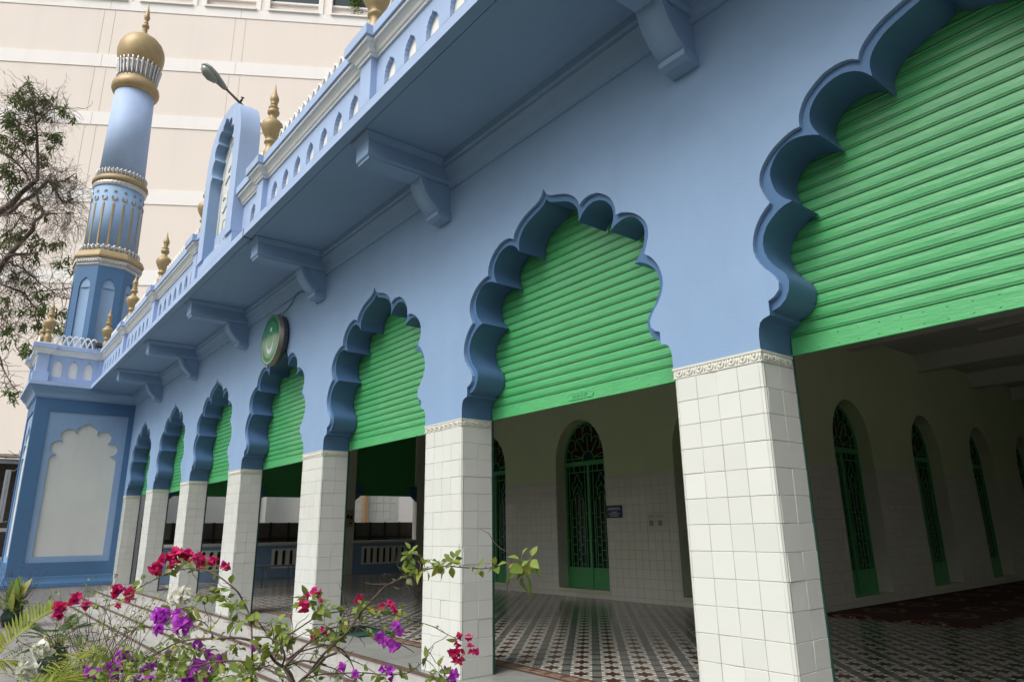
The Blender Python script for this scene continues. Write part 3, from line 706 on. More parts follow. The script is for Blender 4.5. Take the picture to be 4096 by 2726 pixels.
def door_mesh():
    """bars of one arched double gate around (0,0), in (u,z,depth)"""
    g = MB(); fr = MB(); F = lambda u, v, d: (u, d, v)
    def bar(P, w=.011, t=.006, closed=False, mbx=g):
        P = P+[P[0]] if closed else P
        for p, q in zip(P, P[1:]):
            dx, dz = q[0]-p[0], q[1]-p[1]; L = math.hypot(dx, dz)
            if L < 1e-5: continue
            w_ = w*(.70 if w < .013 else 1); nx, nz = -dz/L*w_, dx/L*w_; ex, ez = dx/L*w_*.5, dz/L*w_*.5
            c = [(p[0]-ex+nx, p[1]-ez+nz), (q[0]+ex+nx, q[1]+ez+nz), (q[0]+ex-nx, q[1]+ez-nz), (p[0]-ex-nx, p[1]-ez-nz)]
            mbx.add([F(u, v, d) for d in (-t, t) for u, v in c], [(0, 1, 2, 3), (4, 7, 6, 5), (0, 4, 5, 1), (1, 5, 6, 2), (2, 6, 7, 3), (3, 7, 4, 0)])
    arc = lambda cx, cz, r, a0, a1, n=10, ry=None: [(cx+r*math.cos(math.radians(a0+(a1-a0)*k/n)), cz+(ry or r)*math.sin(math.radians(a0+(a1-a0)*k/n))) for k in range(n+1)]
    zt = 2.43
    bar(arc(0, 2.43, .635, 0, 180, 20, .765), .022, .018, mbx=fr); bar([(-.65, 2.40), (.65, 2.40)], .042, .022, mbx=fr)
    for x in (-.63, .63): bar([(x, .14), (x, 2.36)], .020, .018, mbx=fr)
    bar([(0, .14), (0, 2.36)], .030, .024, mbx=fr)
    # fanlight
    bar(arc(0, 2.46, .15, 0, 180, 12, .17), .012); 
    for a in (14, 52, 90, 128, 166): bar([(.15*math.cos(math.radians(a)), 2.46+.17*math.sin(math.radians(a))), (.40*math.cos(math.radians(a)), 2.46+.46*math.sin(math.radians(a)))], .010)
    pet = lambda r, ry, b, c0: [bar(arc(r*math.cos(math.radians(a)), 2.46+ry*math.sin(math.radians(a)), b, a-105, a+105, 10), .010) for a in c0]
    pet(.34, .38, .125, (14, 52, 90, 128, 166)); pet(.50, .58, .125, (30, 65, 115, 150))
    bar([(-.63, 2.50), (-.15, 2.50)], .010); bar([(.15, 2.50), (.63, 2.50)], .010); bar(arc(0, 2.46+.52, .13, -20, 200, 10, .16), .011)
    for s in (-1, 1):
        X = lambda u: s*(.035+u)   # u from 0 (meeting stile) to .58
        bar([(X(.005), 2.24), (X(.575), 2.24)]); bar([(X(.075), .50), (X(.075), 2.36)]); bar([(X(.50), .50), (X(.50), 2.36)])
        for u in (.2, .36): bar([(X(u), 2.24), (X(u), 2.36)])
        cu = .288
        fl = cr([(0, 2.20), (.05, 2.14), (.075, 2.06), (.115, 2.04), (.135, 1.95), (.10, 1.86), (.12, 1.80)], 3)
        for q in (-1, 1): bar([(X(cu+q*p[0]), p[1]) for p in fl], .009)
        f2 = cr([(0, 2.03), (.03, 1.97), (.075, 1.95), (.07, 1.89), (.11, 1.86), (.105, 1.79)], 3)
        for q in (-1, 1): bar([(X(cu+q*p[0]), p[1]) for p in f2], .009)
        bar([(X(cu)+p[0], p[1]) for p in arc(0, 1.77, .055, 0, 180, 8, .09)], .009)
        for q in (-1, 1): bar([(X(cu+q*.11)+p[0], p[1]) for p in arc(0, 1.68, .055, 0, 180, 8, .07)], .009)
        for u in (-.165, -.055, .055, .165): bar([(X(cu+u), .50), (X(cu+u), 1.68 if abs(u) > .1 else 1.77)], .0085)
        for z in (1.47, .98): bar([(X(.0), z), (X(.123), z)], .0085); bar([(X(.453), z), (X(.58), z)], .0085)
        for k, z in enumerate((1.47, 1.30, 1.13, .98, .81, .64)):
            for q, u in enumerate((-.11, 0, .11)):
                zz = z-(.08 if q != 1 else 0); bar([(X(cu+u-.055), zz), (X(cu+u+.055), zz)], .0085)
        a_, b_ = sorted((X(0), X(.58))); fr.box(a_, b_, -.012, .012, .145, .50)
    gl = MB(); gl.cur = 0; gl.box(-.60, .60, .016, .022, .50, 2.37)
    gl.cur = 1; gl.face(arc(0, 2.45, .61, 0, 180, 20, .73), .017, F)
    gl.cur = 2; gl.face(arc(0, 2.46, .145, 0, 180, 12, .165), .013, F)
    return fr, g, gl
fr, gg, gl = door_mesh()
o_fr = fr.build('arched_gate', M['grille']); o_g = gg.build('grille_bars', M['grille'], None, norm=False); o_gl = gl.build('gate_glass', [M['glass'], M['glassr'], M['glassb']], None, norm=False)
first = True
for ps, rz in [((c, Y1W+.25, 0), 0) for c in D1]+[((X2W-.25, c, 0), PI/2) for c in D2]:
    if first: q, g1, g2 = o_fr, o_g, o_gl; first = False
    else:
        q = o_fr.copy(); g1 = o_g.copy(); g2 = o_gl.copy()
        for z in (q, g1, g2): COL.objects.link(z)
    q.parent = mosque; q.location = Vector(ps)-ORG[mosque.name]; q.rotation_euler = (0, 0, rz); g1.parent = q; g2.parent = q
# ceiling with beams, room shell
mb = MB(); mb.box(-17.0, 8, .62, 18.2, 4.43, 4.60)
for y in (2.4, 5.2, 8.3, 11.2, 14.0, 16.8): mb.box(-17.0 if y < 5.6 else X2W, 8, y-.14, y+.14, 4.10, 4.43)
for x in (0, -S, -2*S, -3*S-.08, -4*S-.08): mb.box(x-.12, x+.12, .62, 5.06, 4.16, 4.43)
mb.build('ceiling', M['ceil'], mosque)
mb = MB(); mb.box(X2W-.3, 8.3, 18.2, 18.4, 0, 4.6); mb.box(8.0, 8.3, DP, 1.2, 0, 4.6); mb.box(8.0, 8.3, 11, 18.2, 0, 4.6); mb.box(8.0, 8.3, 1.2, 11, 3.0, 4.6); mb.box(-17.3, -11.6, 9.6, 9.9, 0, 4.6); mb.box(-11.6, -11.3, Y1W+.001, 9.9, 0, 4.6)  # right side wall is unseen, its wide opening shaped to brighten the hall
mb.box(-11.3, X2W-.29, Y1W+.28, Y1W+.30, 0, 4.42); mb.box(X2W-.31, X2W-.29, Y1W+.3, 18.2, 0, 4.42); mb.box(2*S+W_/2, 8.3, 0, DP, 0, 4.55)
mb.build('room_wall', M['lime'], mosque)
# end wall with balustrades and dark shutters
XE = -17.0
mb = MB(); bays = [(.75, 2.55), (3.05, 5.70), (6.00, 8.14)]
ys = [DP+.01]+[v for b_ in bays for v in b_]+[9.6]
for k in range(0, len(ys), 2): mb.box(XE-.25, XE, ys[k], ys[k+1], 0, 4.43)
for y0, y1 in bays:
    mb.box(XE-.249, XE-.001, y0, y1, 4.25, 4.43)
ew = mb.build('end_wall', M['tile2'], mosque)
for bi, (y0, y1) in enumerate(bays):
    zs = (2.14, 2.16, 2.25)[bi]
    mb = MB(); z = zs
    while z < 4.2: mb.box(XE-.16, XE-.15, y0, y1, z, z+.085); mb.box(XE-.16, XE-.145, y0, y1, z+.085, z+.10); z += .10
    mb.build('closed_shutter', M['darkshut'], ew)
    lc = (y0+y1)/2; hw = min(.78, (y1-y0)/2-.2); n = 7
    holes = []
    for k in range(n):
        c = lc+(k-3)*hw*2/7.4; r = .058; holes.append([(c-r, .30), (c+r, .30), (c+r, .66)]+[(c+r*math.cos(PI*q/8), .66+.085*math.sin(PI*q/8)) for q in range(1, 8)]+[(c-r, .66)])
    fnE = lambda u, v, d: (XE-.03-d, u, v)
    bal = recessed(ew, 'balustrade', [(y0, 0), (y1, 0), (y1, .86), (y0, .86)], [[(lc-hw, .26), (lc+hw, .26), (lc+hw, .77), (lc-hw, .77)]], fnE, .0, M['pale'], M['pale'], 'balustrade_back')
    for ch in list(bal.children): bpy.data.objects.remove(ch)
    mb = MB(); mb.face([(lc-hw, .26), (lc+hw, .26), (lc+hw, .77), (lc-hw, .77)], .0, lambda u, v, d: (XE-.026, u, v), holes)
    for h_ in holes: mb.strip([(XE-.026, p[0], p[1]) for p in h_], [(XE-.12, p[0], p[1]) for p in h_], False, True)
    mb.build('balustrade_lattice', M['white'], bal, norm=False)
    mb = MB(); mb.box(XE-.14, XE-.13, y0, y1, 0, .86); mb.build('balustrade_back', M['black'], bal)
    mb = MB(); mb.box(XE-.22, XE+.06, y0-.04, y1+.04, .86, .94, bev=.01); mb.build('balustrade_rail', M['panel'], bal)
    for yy, sg in ((y0, 1), (y1, -1)):
        mb = MB(); P = [(yy, zs+.30), (yy, zs-.16), (yy+sg*.03, zs-.15), (yy+sg*.06, zs-.10), (yy+sg*.11, zs-.08), (yy+sg*.16, zs-.02), (yy+sg*.22, zs), (yy+sg*.22, zs+.30)]; mb.prism(P, XE-.10, XE-.01, lambda u, v, d: (d, u, v)); mb.build('arch_shoulder', M['rim'], ew)
# ---- floors
def struct(mb, name, mat, label=None):
    o = mb.build(name, mat); return tag(o, kind='structure', label=label)
struct(MB().box(-17.0, 8, .80, 18.2, -.56, 0), 'patterned_floor', M['floor'])
struct(MB().box(-17.0, 8, .60, .7995, -.56, .001), 'floor_border', M['border'])
struct(MB().box(-18.10, 8, -.085, .5995, -.56, 0), 'platform', M['greym'])
steps = empty('stone_steps', (-6, -.5, -.56), 'long flight of white marble steps with brown nosings before the pillars', 'steps')
ed = [(-.085, 0), (-.365, -.135), (-.63, -.275), (-.895, -.415)]
for k, (y, z) in enumerate(ed):
    if k: MB().box(-18.10, 8, y, ed[k-1][0]-.001, -.56, z, ).build('step_tread', M['marble'], steps)
    mb = MB(); mb.box(-18.10, 8, y-.012, y+.022, z-.016, z+.004); mb.build('step_nosing', M['brown'], steps)
mb = MB(); mb.box(-18.10, 8, -.0865, -.0851, -.135, -.016); mb.build('step_riser', M['marble'], steps)
g = MB(); g.add([(-400, -400, -.56), (400, -400, -.56), (400, 400, -.56), (-400, 400, -.56)], [(0, 1, 2, 3)]); struct(g, 'ground', M['paving'])
gb = MB(); gb.add([(-8, -70, -.555), (70, -70, -.555), (70, -1.75, -.555), (-8, -1.75, -.555)], [(0, 1, 2, 3)]); struct(gb, 'added_dark_bed', simple('added_dark_soil', (.055, .060, .035), .95, var=.5, nscale=3, bump=.8, bdist=.05))  # unseen dark bed, added to weaken ground bounce under the eave
g2_ = MB(); g2_.add([(-90, -90, -.555), (-8.01, -90, -.555), (-8.01, -7, -.555), (-90, -7, -.555)], [(0, 1, 2, 3)]); struct(g2_, 'added_dark_lawn', simple('added_dark_lawn', (.05, .085, .03), .95, var=.4, nscale=3, bump=.8, bdist=.05))  # unseen dark grass, added so less light bounces up from the street side
# ================================================================ MINARET
mn = empty('minaret', (-19.32, -1.12, -.56), 'blue minaret with gold onion dome and silver bands rising from a square base', 'minaret')
XW0 = -20.44
fnX = lambda u, v, d: (XT-d, u, v); fnY = lambda u, v, d: (u, YT+d, v)
LOB = [(.745, .71), (.745, 2.96)]+cr([(.745, 2.96), (.735, 3.07), (.67, 3.14), (.60, 3.163)], 4)[1:]+cr([(.60, 3.163), (.675, 3.20), (.735, 3.27), (.748, 3.35), (.71, 3.44), (.62, 3.50), (.50, 3.49)], 4)[1:]+cr([(.50, 3.49), (.555, 3.56), (.565, 3.66), (.50, 3.76), (.40, 3.81), (.29, 3.785), (.22, 3.70)], 4)[1:]+cr([(.22, 3.70), (.235, 3.80), (.17, 3.88), (.08, 3.93), (.03, 3.96), (0, 4.00)], 4)[1:]
def big_panel(fn, c, a, b, pw):
    om2 = [(c-p[0]*pw, p[1]) for p in LOB]+[(c+p[0]*pw, p[1]) for p in LOB[::-1]][1:]
    rect = [(c-.90, .57), (c+.90, .57), (c+.90, 4.235), (c-.90, 4.235)]
    mb = MB(); mb.face([(a, 0), (b, 0), (b, 4.56), (a, 4.56)], 0, fn, [rect]); mb.strip([fn(p[0], p[1], 0) for p in rect], [fn(p[0], p[1], .03) for p in rect], False, True)
    w = mb.build('base_wall', M['mid'], mn, norm=False)
    mb = MB(); mb.face(rect, .03, fn, [om2]); mb.strip([fn(p[0], p[1], .03) for p in om2], [fn(p[0], p[1], .065) for p in om2], False, True); mb.build('base_panel', M['pale'], w, norm=False)
    mb = MB(); mb.face(om2, .065, fn); mb.build('arched_niche', M['panel'], w, norm=False)
big_panel(fnX, -1.03, YT, 0, 1.0); big_panel(fnY, (XT+XW0)/2, XW0, XT, 1.0)
mb = MB(); mb.box(XW0, XT-.07, YT+.07, .0, -.5, 4.56); mb.build('base_core', M['mid'], mn)
around = [(XT, 0), (XT, YT), (XW0, YT), (XW0, 0)]
MB().sweep(around, [(0, .275), (.018, .275), (.018, .25), (.03, .24), (.040, .19), (.060, .14), (.092, .09), (.098, .045), (.112, .04), (.112, .0), (0, 0)], -1).build('base_moulding', M['mid'], mn)
MB().sweep(around, [(0, -.001), (.10, -.001), (.10, -.56), (0, -.56)], -1).build('plinth', M['plinth'], mn)
MB().sweep([(XT, -.02), (XT, YT), (XW0, YT), (XW0, 0)], [(0, 4.548), (.022, 4.548), (.022, 4.575), (.045, 4.58), (.056, 4.62), (.075, 4.665), (.105, 4.71), (.145, 4.745), (.155, 4.75), (.155, 4.785), (.185, 4.79), (.185, 4.838), (0, 4.838)], -1).build('base_cornice', M['pale'], mn)
MB().sweep([(XT, -.02), (XT, YT), (XW0, YT), (XW0, 0)], [(0, 4.8395), (.225, 4.8395), (.225, 4.938), (-.35, 4.938)], -1).build('balcony_slab', M['palew'], mn)
fnX2 = lambda u, v, d: (XTP-d, u, v); fnY2 = lambda u, v, d: (u, -2.30+d, v)
pw1 = recessed(mn, 'parapet_wall', [(-2.30, 4.94), (-.90, 4.94), (-.90, 5.692), (-2.30, 5.692)], [niche_poly(c, 5.125, 1.0, 1.03) for c in (-1.895, -1.555, -1.215)], fnX2, .05, M['palew'], M['white'])
pw2 = recessed(mn, 'parapet_wall', [(XW0, 4.94), (XTP, 4.94), (XTP, 5.692), (XW0, 5.692)], [niche_poly(c, 5.125, 1.0, 1.03) for c in (-18.85, -19.2, -19.55, -19.9)], fnY2, .05, M['palew'], M['white'])
mb = MB(); mb.box(XW0, XTP-.051, -2.249, -.0, 4.90, 5.69); mb.build('parapet_core', M['palew'], mn)
mb = MB(); mb.box(XTP-.2, XTPP, -2.37, -2.115, 4.94, 5.692); mb.box(XTP-.2, XTPP+.045, -2.415, -2.07, 4.94, 5.21)
MB().box(XW0-.05, XW0+.2, -2.37, -2.1, 4.94, 5.692).build('parapet_post', M['palew'], mn); MB().box(XTP-.1, XTPP-.02, -.985, -.895, 4.94, 5.692).build('parapet_post', M['palew'], mn)
mb.build('parapet_post', M['palew'], mn)
pth = [(XTP, YP), (XTP+.05, YP), (XTP+.05, -.99), (XTP, -.99), (XTP, -2.115), (XTPP, -2.115), (XTPP, -2.37), (-18.56, -2.37), (-18.56, -2.30), (-20.25, -2.30), (-20.25, -2.37), (XW0-.05, -2.37), (XW0-.05, -1.)]
MB().sweep(pth, CORN, -1).build('parapet_cornice', M['white'], mn); MB().sweep(pth, [(o, z+(.03 if 0 else 0)) for o, z in COPE], -1).build('parapet_coping', M['palew'], mn)
mb = MB(); lattice(mb, (-18.40, -2.16), (-18.40, -1.02), 5.95, .140, .30, .022); mb.build('lattice_crest', M['white'], mn)
mb = MB(); lattice(mb, (-18.7, -2.36), (-20.2, -2.36), 5.95, .140, .30, .022); mb.build('lattice_crest', M['white'], mn)
mb = MB(); mb.box(-18.58, -18.22, -2.40, -2.04, 5.95, 5.975); mb.build('finial_base', M['white'], mn)
for p_ in ((-18.38, -2.215, 5.955), (-18.36, -.90, 5.955), (-20.3, -2.22, 5.955)):
    c = bpy.data.objects.new('finial', fb.data); COL.objects.link(c); c.parent = mn; c.location = Vector(p_)-ORG[mn.name]; c.scale = (.95, .95, .93)
MX, MY = -19.36, -1.012
c8 = 1/math.cos(PI/8)
# octagonal stage with recessed arches
def oct_face(k, R, z0, z1, cxy=(MX, MY)):
    a = k*PI/4; n = Vector((math.cos(a), math.sin(a), 0)); t = Vector((-n.y, n.x, 0)); o = Vector((cxy[0], cxy[1], 0))
    return lambda u, v, d: tuple(o+n*(R-d)+t*u+Vector((0, 0, v)))
R8 = .775; hw8 = R8*math.tan(PI/8)
for k in range(8):
    fn = oct_face(k, R8, 0, 0); hh = [(-p[0]*1.32, 5.9+0) if False else None for p in []]
    ar = [(0, 8.10), (.03, 8.055), (.065, 8.05), (.08, 8.01), (.115, 8.0), (.125, 7.95), (.150, 7.93), (.145, 7.88), (.165, 7.84), (.165, 5.6)]
    hole = [(-p[0], p[1]) for p in ar]+[p for p in ar[::-1]][:-1]
    w = MB(); w.face([(-hw8, 4.9), (hw8, 4.9), (hw8, 8.46), (-hw8, 8.46)], 0, fn, [hole]); w.strip([fn(p[0], p[1], 0) for p in hole], [fn(p[0], p[1], .03) for p in hole], False, True)
    ow = w.build('octagon_face', M['mid'], mn, norm=False)
    q = MB(); hl = [(u, .035+.03*(1-(u/.165)**2)) for u in [-.165+.33*i/8 for i in range(9)]]
    q.strip([fn(u, 5.6, d) for u, d in hl], [fn(u, 7.86, d) for u, d in hl], True); tp = [p for p in ar if p[1] > 7.8]; q.face([p for p in tp]+[(.165, 7.8), (-.165, 7.8)]+[(-p[0], p[1]) for p in tp[::-1]][:-1], .031, fn)
    q.build('arched_niche', M['pale'], ow, norm=False)
mb = MB(); mb.lathe([(R8*c8-.09, 4.9), (R8*c8-.09, 8.46)], (MX, MY, 0), 8, smooth=False, rot=PI/8); mb.build('octagon_core', M['mid'], mn)
def octring(name, prof, mat): return MB().lathe([(r*c8, z) for r, z in prof], (MX, MY, 0), 8, smooth=False, rot=PI/8).build(name, mat, mn)
octring('silver_band', [(.77, 8.43), (.785, 8.45), (.80, 8.47), (.80, 8.505), (.815, 8.51), (.835, 8.60), (.845, 8.64), (.80, 8.65)], M['silver'])
mb = MB()
for k in range(8):
    fn = oct_face(k, .82, 0, 0)
    for i in range(9):
        u = (i-4)*.072; mb.tube([fn(u-.026, 8.60, -.02), fn(u-.02, 8.54, -.012), fn(u, 8.52, -.008), fn(u+.02, 8.54, -.012), fn(u+.026, 8.60, -.02)], .012, 5)
mb.build('silver_relief', M['silver'], mn)
octring('gold_band', [(.80, 8.645), (.855, 8.66), (.875, 8.70), (.87, 8.74), (.845, 8.79), (.82, 8.85), (.76, 8.92), (.70, 8.935)], M['goldd'])
def crown(name, z0, z1, r0, r1, n, lip=.05):
    mb = MB(); mb.lathe([(r0-.03, 0), (r0, 0), (r0+.01, (z1-z0)*.4), (r1-.01, (z1-z0)*.8), (r1-.05, z1-z0)], (MX, MY, z0), n*6, mod=lambda a, z: 1+.018*math.cos(a*n)+.006*math.cos(a*n*3))
    for i in range(n):
        a = 2*PI*i/n; P = []
        for k in range(7):
            t = k/6; rr = r0+.02+(r1-r0)*t+lip*t**3; zz = z0+(z1-z0)*(t if t < .85 else .93-.0*t); P.append((MX+rr*math.cos(a), MY+rr*math.sin(a), zz))
        mb.tube(P, [PI*r0/n*.62*q for q in (.7, .8, .9, 1, 1, .95, .6)], 6)
        b_ = a+PI/n; mb.tube([(MX+(r0+.01)*math.cos(b_), MY+(r0+.01)*math.sin(b_), z0), (MX+(r1-.01)*math.cos(b_), MY+(r1-.01)*math.sin(b_), z0+(z1-z0)*.75)], [.012, .02], 5)
    return mb.build(name, M['silver'], mn)
crown('silver_leaf_band', 8.92, 9.11, .70, .725, 34, .022)
mb = MB(); mb.lathe([(.685, 9.05), (.668, 11.02)], (MX, MY, 0), 64); mb.build('fluted_drum', M['pale'], mn)
def star(mb, a, r, z, s, dz):
    P = []
    for k in range(10):
        q = PI/2+k*PI/5; e = s if k % 2 == 0 else s*.4; P.append((e*math.cos(q), e*math.sin(q)))
    n = Vector((math.cos(a), math.sin(a), 0)); t = Vector((-n.y, n.x, 0)); o = Vector((MX, MY, z))
    mb.prism(P, r, r+dz, lambda u, v, d: tuple(o+n*d+t*u+Vector((0, 0, v))))
def crescent(mb, a, r, z, s, dz):
    n = Vector((math.cos(a), math.sin(a), 0)); t = Vector((-n.y, n.x, 0)); o = Vector((MX, MY, z)); P = []
    for k in range(17): q = math.radians(125+290*k/16); P.append((s*math.cos(q), s*math.sin(q)))
    for k in range(16, -1, -1): q = math.radians(125+290*k/16); w = s*(.86-.30*math.sin(PI*k/16)); P.append((w*math.cos(q), w*math.sin(q)+.004))
    mb.prism(P, r-.01, r+dz, lambda u, v, d: tuple(o+n*d+t*u+Vector((0, 0, v))))
NS = 16
for i in range(NS):
    a = 2*PI*i/NS+.12; n = Vector((math.cos(a), math.sin(a), 0)); t = Vector((-n.y, n.x, 0))
    mb = MB(); o = Vector((MX, MY, 0)); vs = []
    for z, r in ((9.1, .683), (10.42, .672)):
        for u, d in ((-.030, -.004), (-.022, .018), (.022, .018), (.030, -.004)): vs.append(tuple(o+n*(r+d)+t*u+Vector((0, 0, z))))
    mb.add(vs, [(0, 1, 5, 4), (1, 2, 6, 5), (2, 3, 7, 6), (4, 5, 6, 7)]); mb.build('gold_strip', M['goldd'], mn)
    mb = MB(); crescent(mb, a, .668, 10.58, .078, .022); star(mb, a, .662, 10.80, .052, .024); mb.build('crescent_and_star', M['goldd'], mn)
MB().lathe([(.665, 10.99), (.685, 10.995), (.69, 11.02), (.70, 11.05), (.712, 11.10), (.69, 11.16)], (MX, MY, 0), 120, mod=lambda a, z: 1+(.012*math.cos(a*40) if z > 11.01 else 0)).build('silver_band', M['silver'], mn)
MB().lathe([(.68, 11.14), (.725, 11.16), (.745, 11.21), (.74, 11.27), (.70, 11.33), (.655, 11.37), (.62, 11.385)], (MX, MY, 0), 64).build('gold_band', M['goldd'], mn)
crown('silver_leaf_band', 11.36, 11.56, .62, .645, 38, .016)
MB().lathe([(.608, 11.55), (.548, 14.40)], (MX, MY, 0), 64).build('shaft', M['palew'], mn)
MB().lathe([(.53, 14.36), (.575, 14.37), (.58, 14.40), (.63, 14.44), (.665, 14.52), (.668, 14.60), (.645, 14.70), (.60, 14.77), (.57, 14.80), (.565, 14.86), (.50, 14.87)], (MX, MY, 0), 64).build('gold_ring', M['gold'], mn)
crown('silver_leaf_band', 14.84, 15.50, .53, .575, 28, .042)
MB().lathe([(.50, 15.30), (.56, 15.42), (.635, 15.60), (.672, 15.80), (.672, 15.96), (.645, 16.12), (.58, 16.28), (.47, 16.42), (.34, 16.52), (.22, 16.60), (.15, 16.66)], (MX, MY, 0), 64).build('onion_dome', M['gold'], mn)
MB().lathe([(.17, 16.60), (.14, 16.65), (.085, 16.76), (.055, 16.80), (.075, 16.83), (.075, 16.86), (.05, 16.88), (.065, 16.92), (.105, 16.97), (.108, 17.02), (.08, 17.07), (.05, 17.09), (.07, 17.12), (.07, 17.15), (.04, 17.17), (.05, 17.22), (.085, 17.30), (.088, 17.36), (.07, 17.46), (.04, 17.60), (.018, 17.76), (.003, 17.95)], (MX, MY, 0), 24).build('dome_spire', M['gold'], mn)
# ================================================================ BACKGROUND BUILDING
Bd = Vector((.53, .848, 0)); Bn = Vector((.848, -.53, 0)); BP = CAM+Vector((-.75, .60, 0))*42; BP.z = 0
fB = lambda u, v, d: tuple(BP+Bd*u-Bn*d+Vector((0, 0, v)))        # d>0 goes into the building
bg = empty('apartment_block', BP+Bd*-25+Vector((0, 0, -.56)), 'very tall pale pink block with white storey bands rising behind the minaret', 'building')
def bbox(mb, u0, u1, v0, v1, d0, d1):
    vs = [fB(u, v, d) for u in (u0, u1) for v in (v0, v1) for d in (d0, d1)]; mb.add(vs, [(0, 1, 3, 2), (4, 6, 7, 5), (0, 4, 5, 1), (2, 3, 7, 6), (0, 2, 6, 4), (1, 5, 7, 3)])
U0, U1 = -46, -2.5
WZ = 35.10; wins = [-36.55+4.105*k for k in range(7)]
holes = [[(u, WZ), (u+3.25, WZ), (u+3.25, 38.6), (u, 38.6)] for u in wins]
mb = MB(); mb.face([(U0, -.56), (U1, -.56), (U1, 40), (U0, 40)], 0, fB, holes)
for h_ in holes: mb.strip([fB(p[0], p[1], 0) for p in h_], [fB(p[0], p[1], .55) for p in h_], False, True)
bbox(mb, U0, U1, -.56, 40, 1.2, 9)
mb.build('wall', M['pink'], bg, norm=False)
mb = MB()
for z0, z1 in ((34.38, 35.09), (30.0, 30.93), (25.8, 26.70), (20.52, 21.48), (15.3, 16.2)): bbox(mb, U0, U1, z0, z1, -.04, .02)
mb.build('storey_band', M['bgwhite'], bg)
mb = MB()
for uj in (-42.5, -34.3, -26.05, -17.8, -9.5):
    for o_ in (-.34, .34):
        for z0, z1 in ((30.95, 34.36), (26.72, 29.98), (21.5, 25.78), (16.22, 20.5), (-.5, 15.28)): bbox(mb, uj+o_-.012, uj+o_+.012, z0, z1, -.006, .01)
    for z0, z1 in ((34.4, 35.0), (30.02, 30.9), (25.82, 26.68), (20.54, 21.46), (15.32, 16.18)): bbox(mb, uj-.01, uj+.01, z0, z1, -.046, .01)
bbox(mb, U0, U1, 10.04, 10.07, -.006, .01)
mb.build('render_joint', M['joint'], bg)
for u in wins:
    mb = MB(); bbox(mb, u-.30, u+.02, WZ-.01, 38.8, -.05, .10); bbox(mb, u+.02, u+3.23, 38.5, 38.8, -.05, .10); bbox(mb, u+3.23, u+3.55, WZ-.01, 38.8, -.05, .10)
    w = mb.build('window_frame', M['bgwhite'], bg)
    mb = MB(); bbox(mb, u-.05, u+3.3, WZ-.02, WZ+.10, -.16, .10); mb.build('window_sill', M['bgwhite'], w)
    mb = MB(); bbox(mb, u+.02, u+3.23, WZ+.10, WZ+.85, .30, .42); mb.build('window_apron', M['pink'], w)
    mb = MB(); bbox(mb, u+.02, u+3.23, WZ+.85, WZ+.98, .15, .50); mb.build('window_ledge', M['bgwhite'], w)
    mb = MB(); bbox(mb, u+.02, u+3.23, WZ+.98, 38.5, .44, .48); mb.build('window_pane', M['glassb'], w)
pl = MB(); rd = random.Random(3)
for _ in range(260):
    c = Vector(fB(-10.35+rd.gauss(0, .22), 36.5+rd.gauss(0, .45), .18+rd.gauss(0, .1))); a = rd.uniform(0, 6.3); d = Vector((math.cos(a), math.sin(a), rd.uniform(-.8, .5)))*.16; s_ = d.cross(Vector((0, 0, 1))).normalized()*.06
    pl.add([c, c+d*.5+s_, c+d, c+d*.5-s_], [(0, 1, 2, 3)])
plo = empty('window_plant', fB(-10.35, 36.1, .2), 'small green bush growing on the sill of the top right window', 'plant'); pl.build('foliage', M['leaft'], plo, norm=False)
mb = MB(); mb.lathe([(.12, 0), (.16, .25), (.17, .3)], fB(-10.35, WZ+.98, .25), 12); mb.build('pot', M['potg'], plo)
# ================================================================ YARD BEHIND THE END WALL
yw = empty('yard_wall', (-21, 6, -.56), 'bright white rendered yard wall seen through the arcade beyond the dark fence', 'wall')
mb = MB(); mb.box(-21.3, -21.0, -.2, 16, -.56, 4.3); mb.build('render', simple('white_yard_render', (.88, .85, .85), .8, var=.05), yw)
mb = MB(); tiles(mb, lambda u, v, d: (-20.98+d, u, v), 7.3, 8, .30, -.5, 16, .30, random.Random(4), .012); mb.cur = 0; mb.build('tile_cladding', M['tile'], yw, norm=False)
mb = MB()
for y in (7.35, 8.25): mb.box(-20.95, -20.8, y, y+.12, -.5, 4.0)
mb.build('tan_post', simple('tan_post', (.42, .25, .12), .7), yw)
mb = MB(); mb.box(-20.96, -20.6, 4.6, 4.95, -.56, 4.2); mb.build('downpipe_pier', M['panel'], yw)
fe = empty('dark_fence', (-17.7, 5, -.56), 'low dark panelled fence standing just outside the end balustrades', 'fence')
mb = MB(); mb.box(-17.72, -17.68, .4, 9.4, -.56, 1.47); mb.build('fence_panel', M['wood'], fe)
mb = MB(); y = .6
while y < 9.4: mb.box(-17.68, -17.63, y, y+.045, -.56, 1.48); y += .52
mb.box(-17.675, -17.64, .4, 9.4, 1.02, 1.06); mb.build('fence_batten', M['black'], fe)
# derelict shed left of the tower
shd = empty('derelict_shed', (-24, -3.4, -.56), 'dark derelict timber shed with sagging roof left of the minaret base', 'shed')
mb = MB(); mb.box(-27, -24.0, -8, -1.2, -.56, 3.5); mb.build('shed_wall', M['wood'], shd)
mb = MB()
rd = random.Random(8)
for i in range(14):
    y = -8+i*.5; z = 3.55+rd.uniform(-.06, .06); mb.add([(-21.9, y, z-.22), (-21.9, y+.54, z-.20), (-27, y+.54, z+.35), (-27, y, z+.34), (-21.9, y, z-.18), (-21.9, y+.54, z-.16), (-27, y+.54, z+.39), (-27, y, z+.38)], [(0, 1, 2, 3), (4, 5, 6, 7), (0, 1, 5, 4), (1, 2, 6, 5), (3, 0, 4, 7)])
for _ in range(60):
    y = rd.uniform(-7, -1.4); mb.tube([(-21.95, y, 3.42), (-21.95-rd.uniform(-.1, .2), y+rd.gauss(0, .12), 3.46+rd.uniform(0, .14))], .008, 3)
mb.build('shed_roof', M['wood'], shd)
mb = MB()
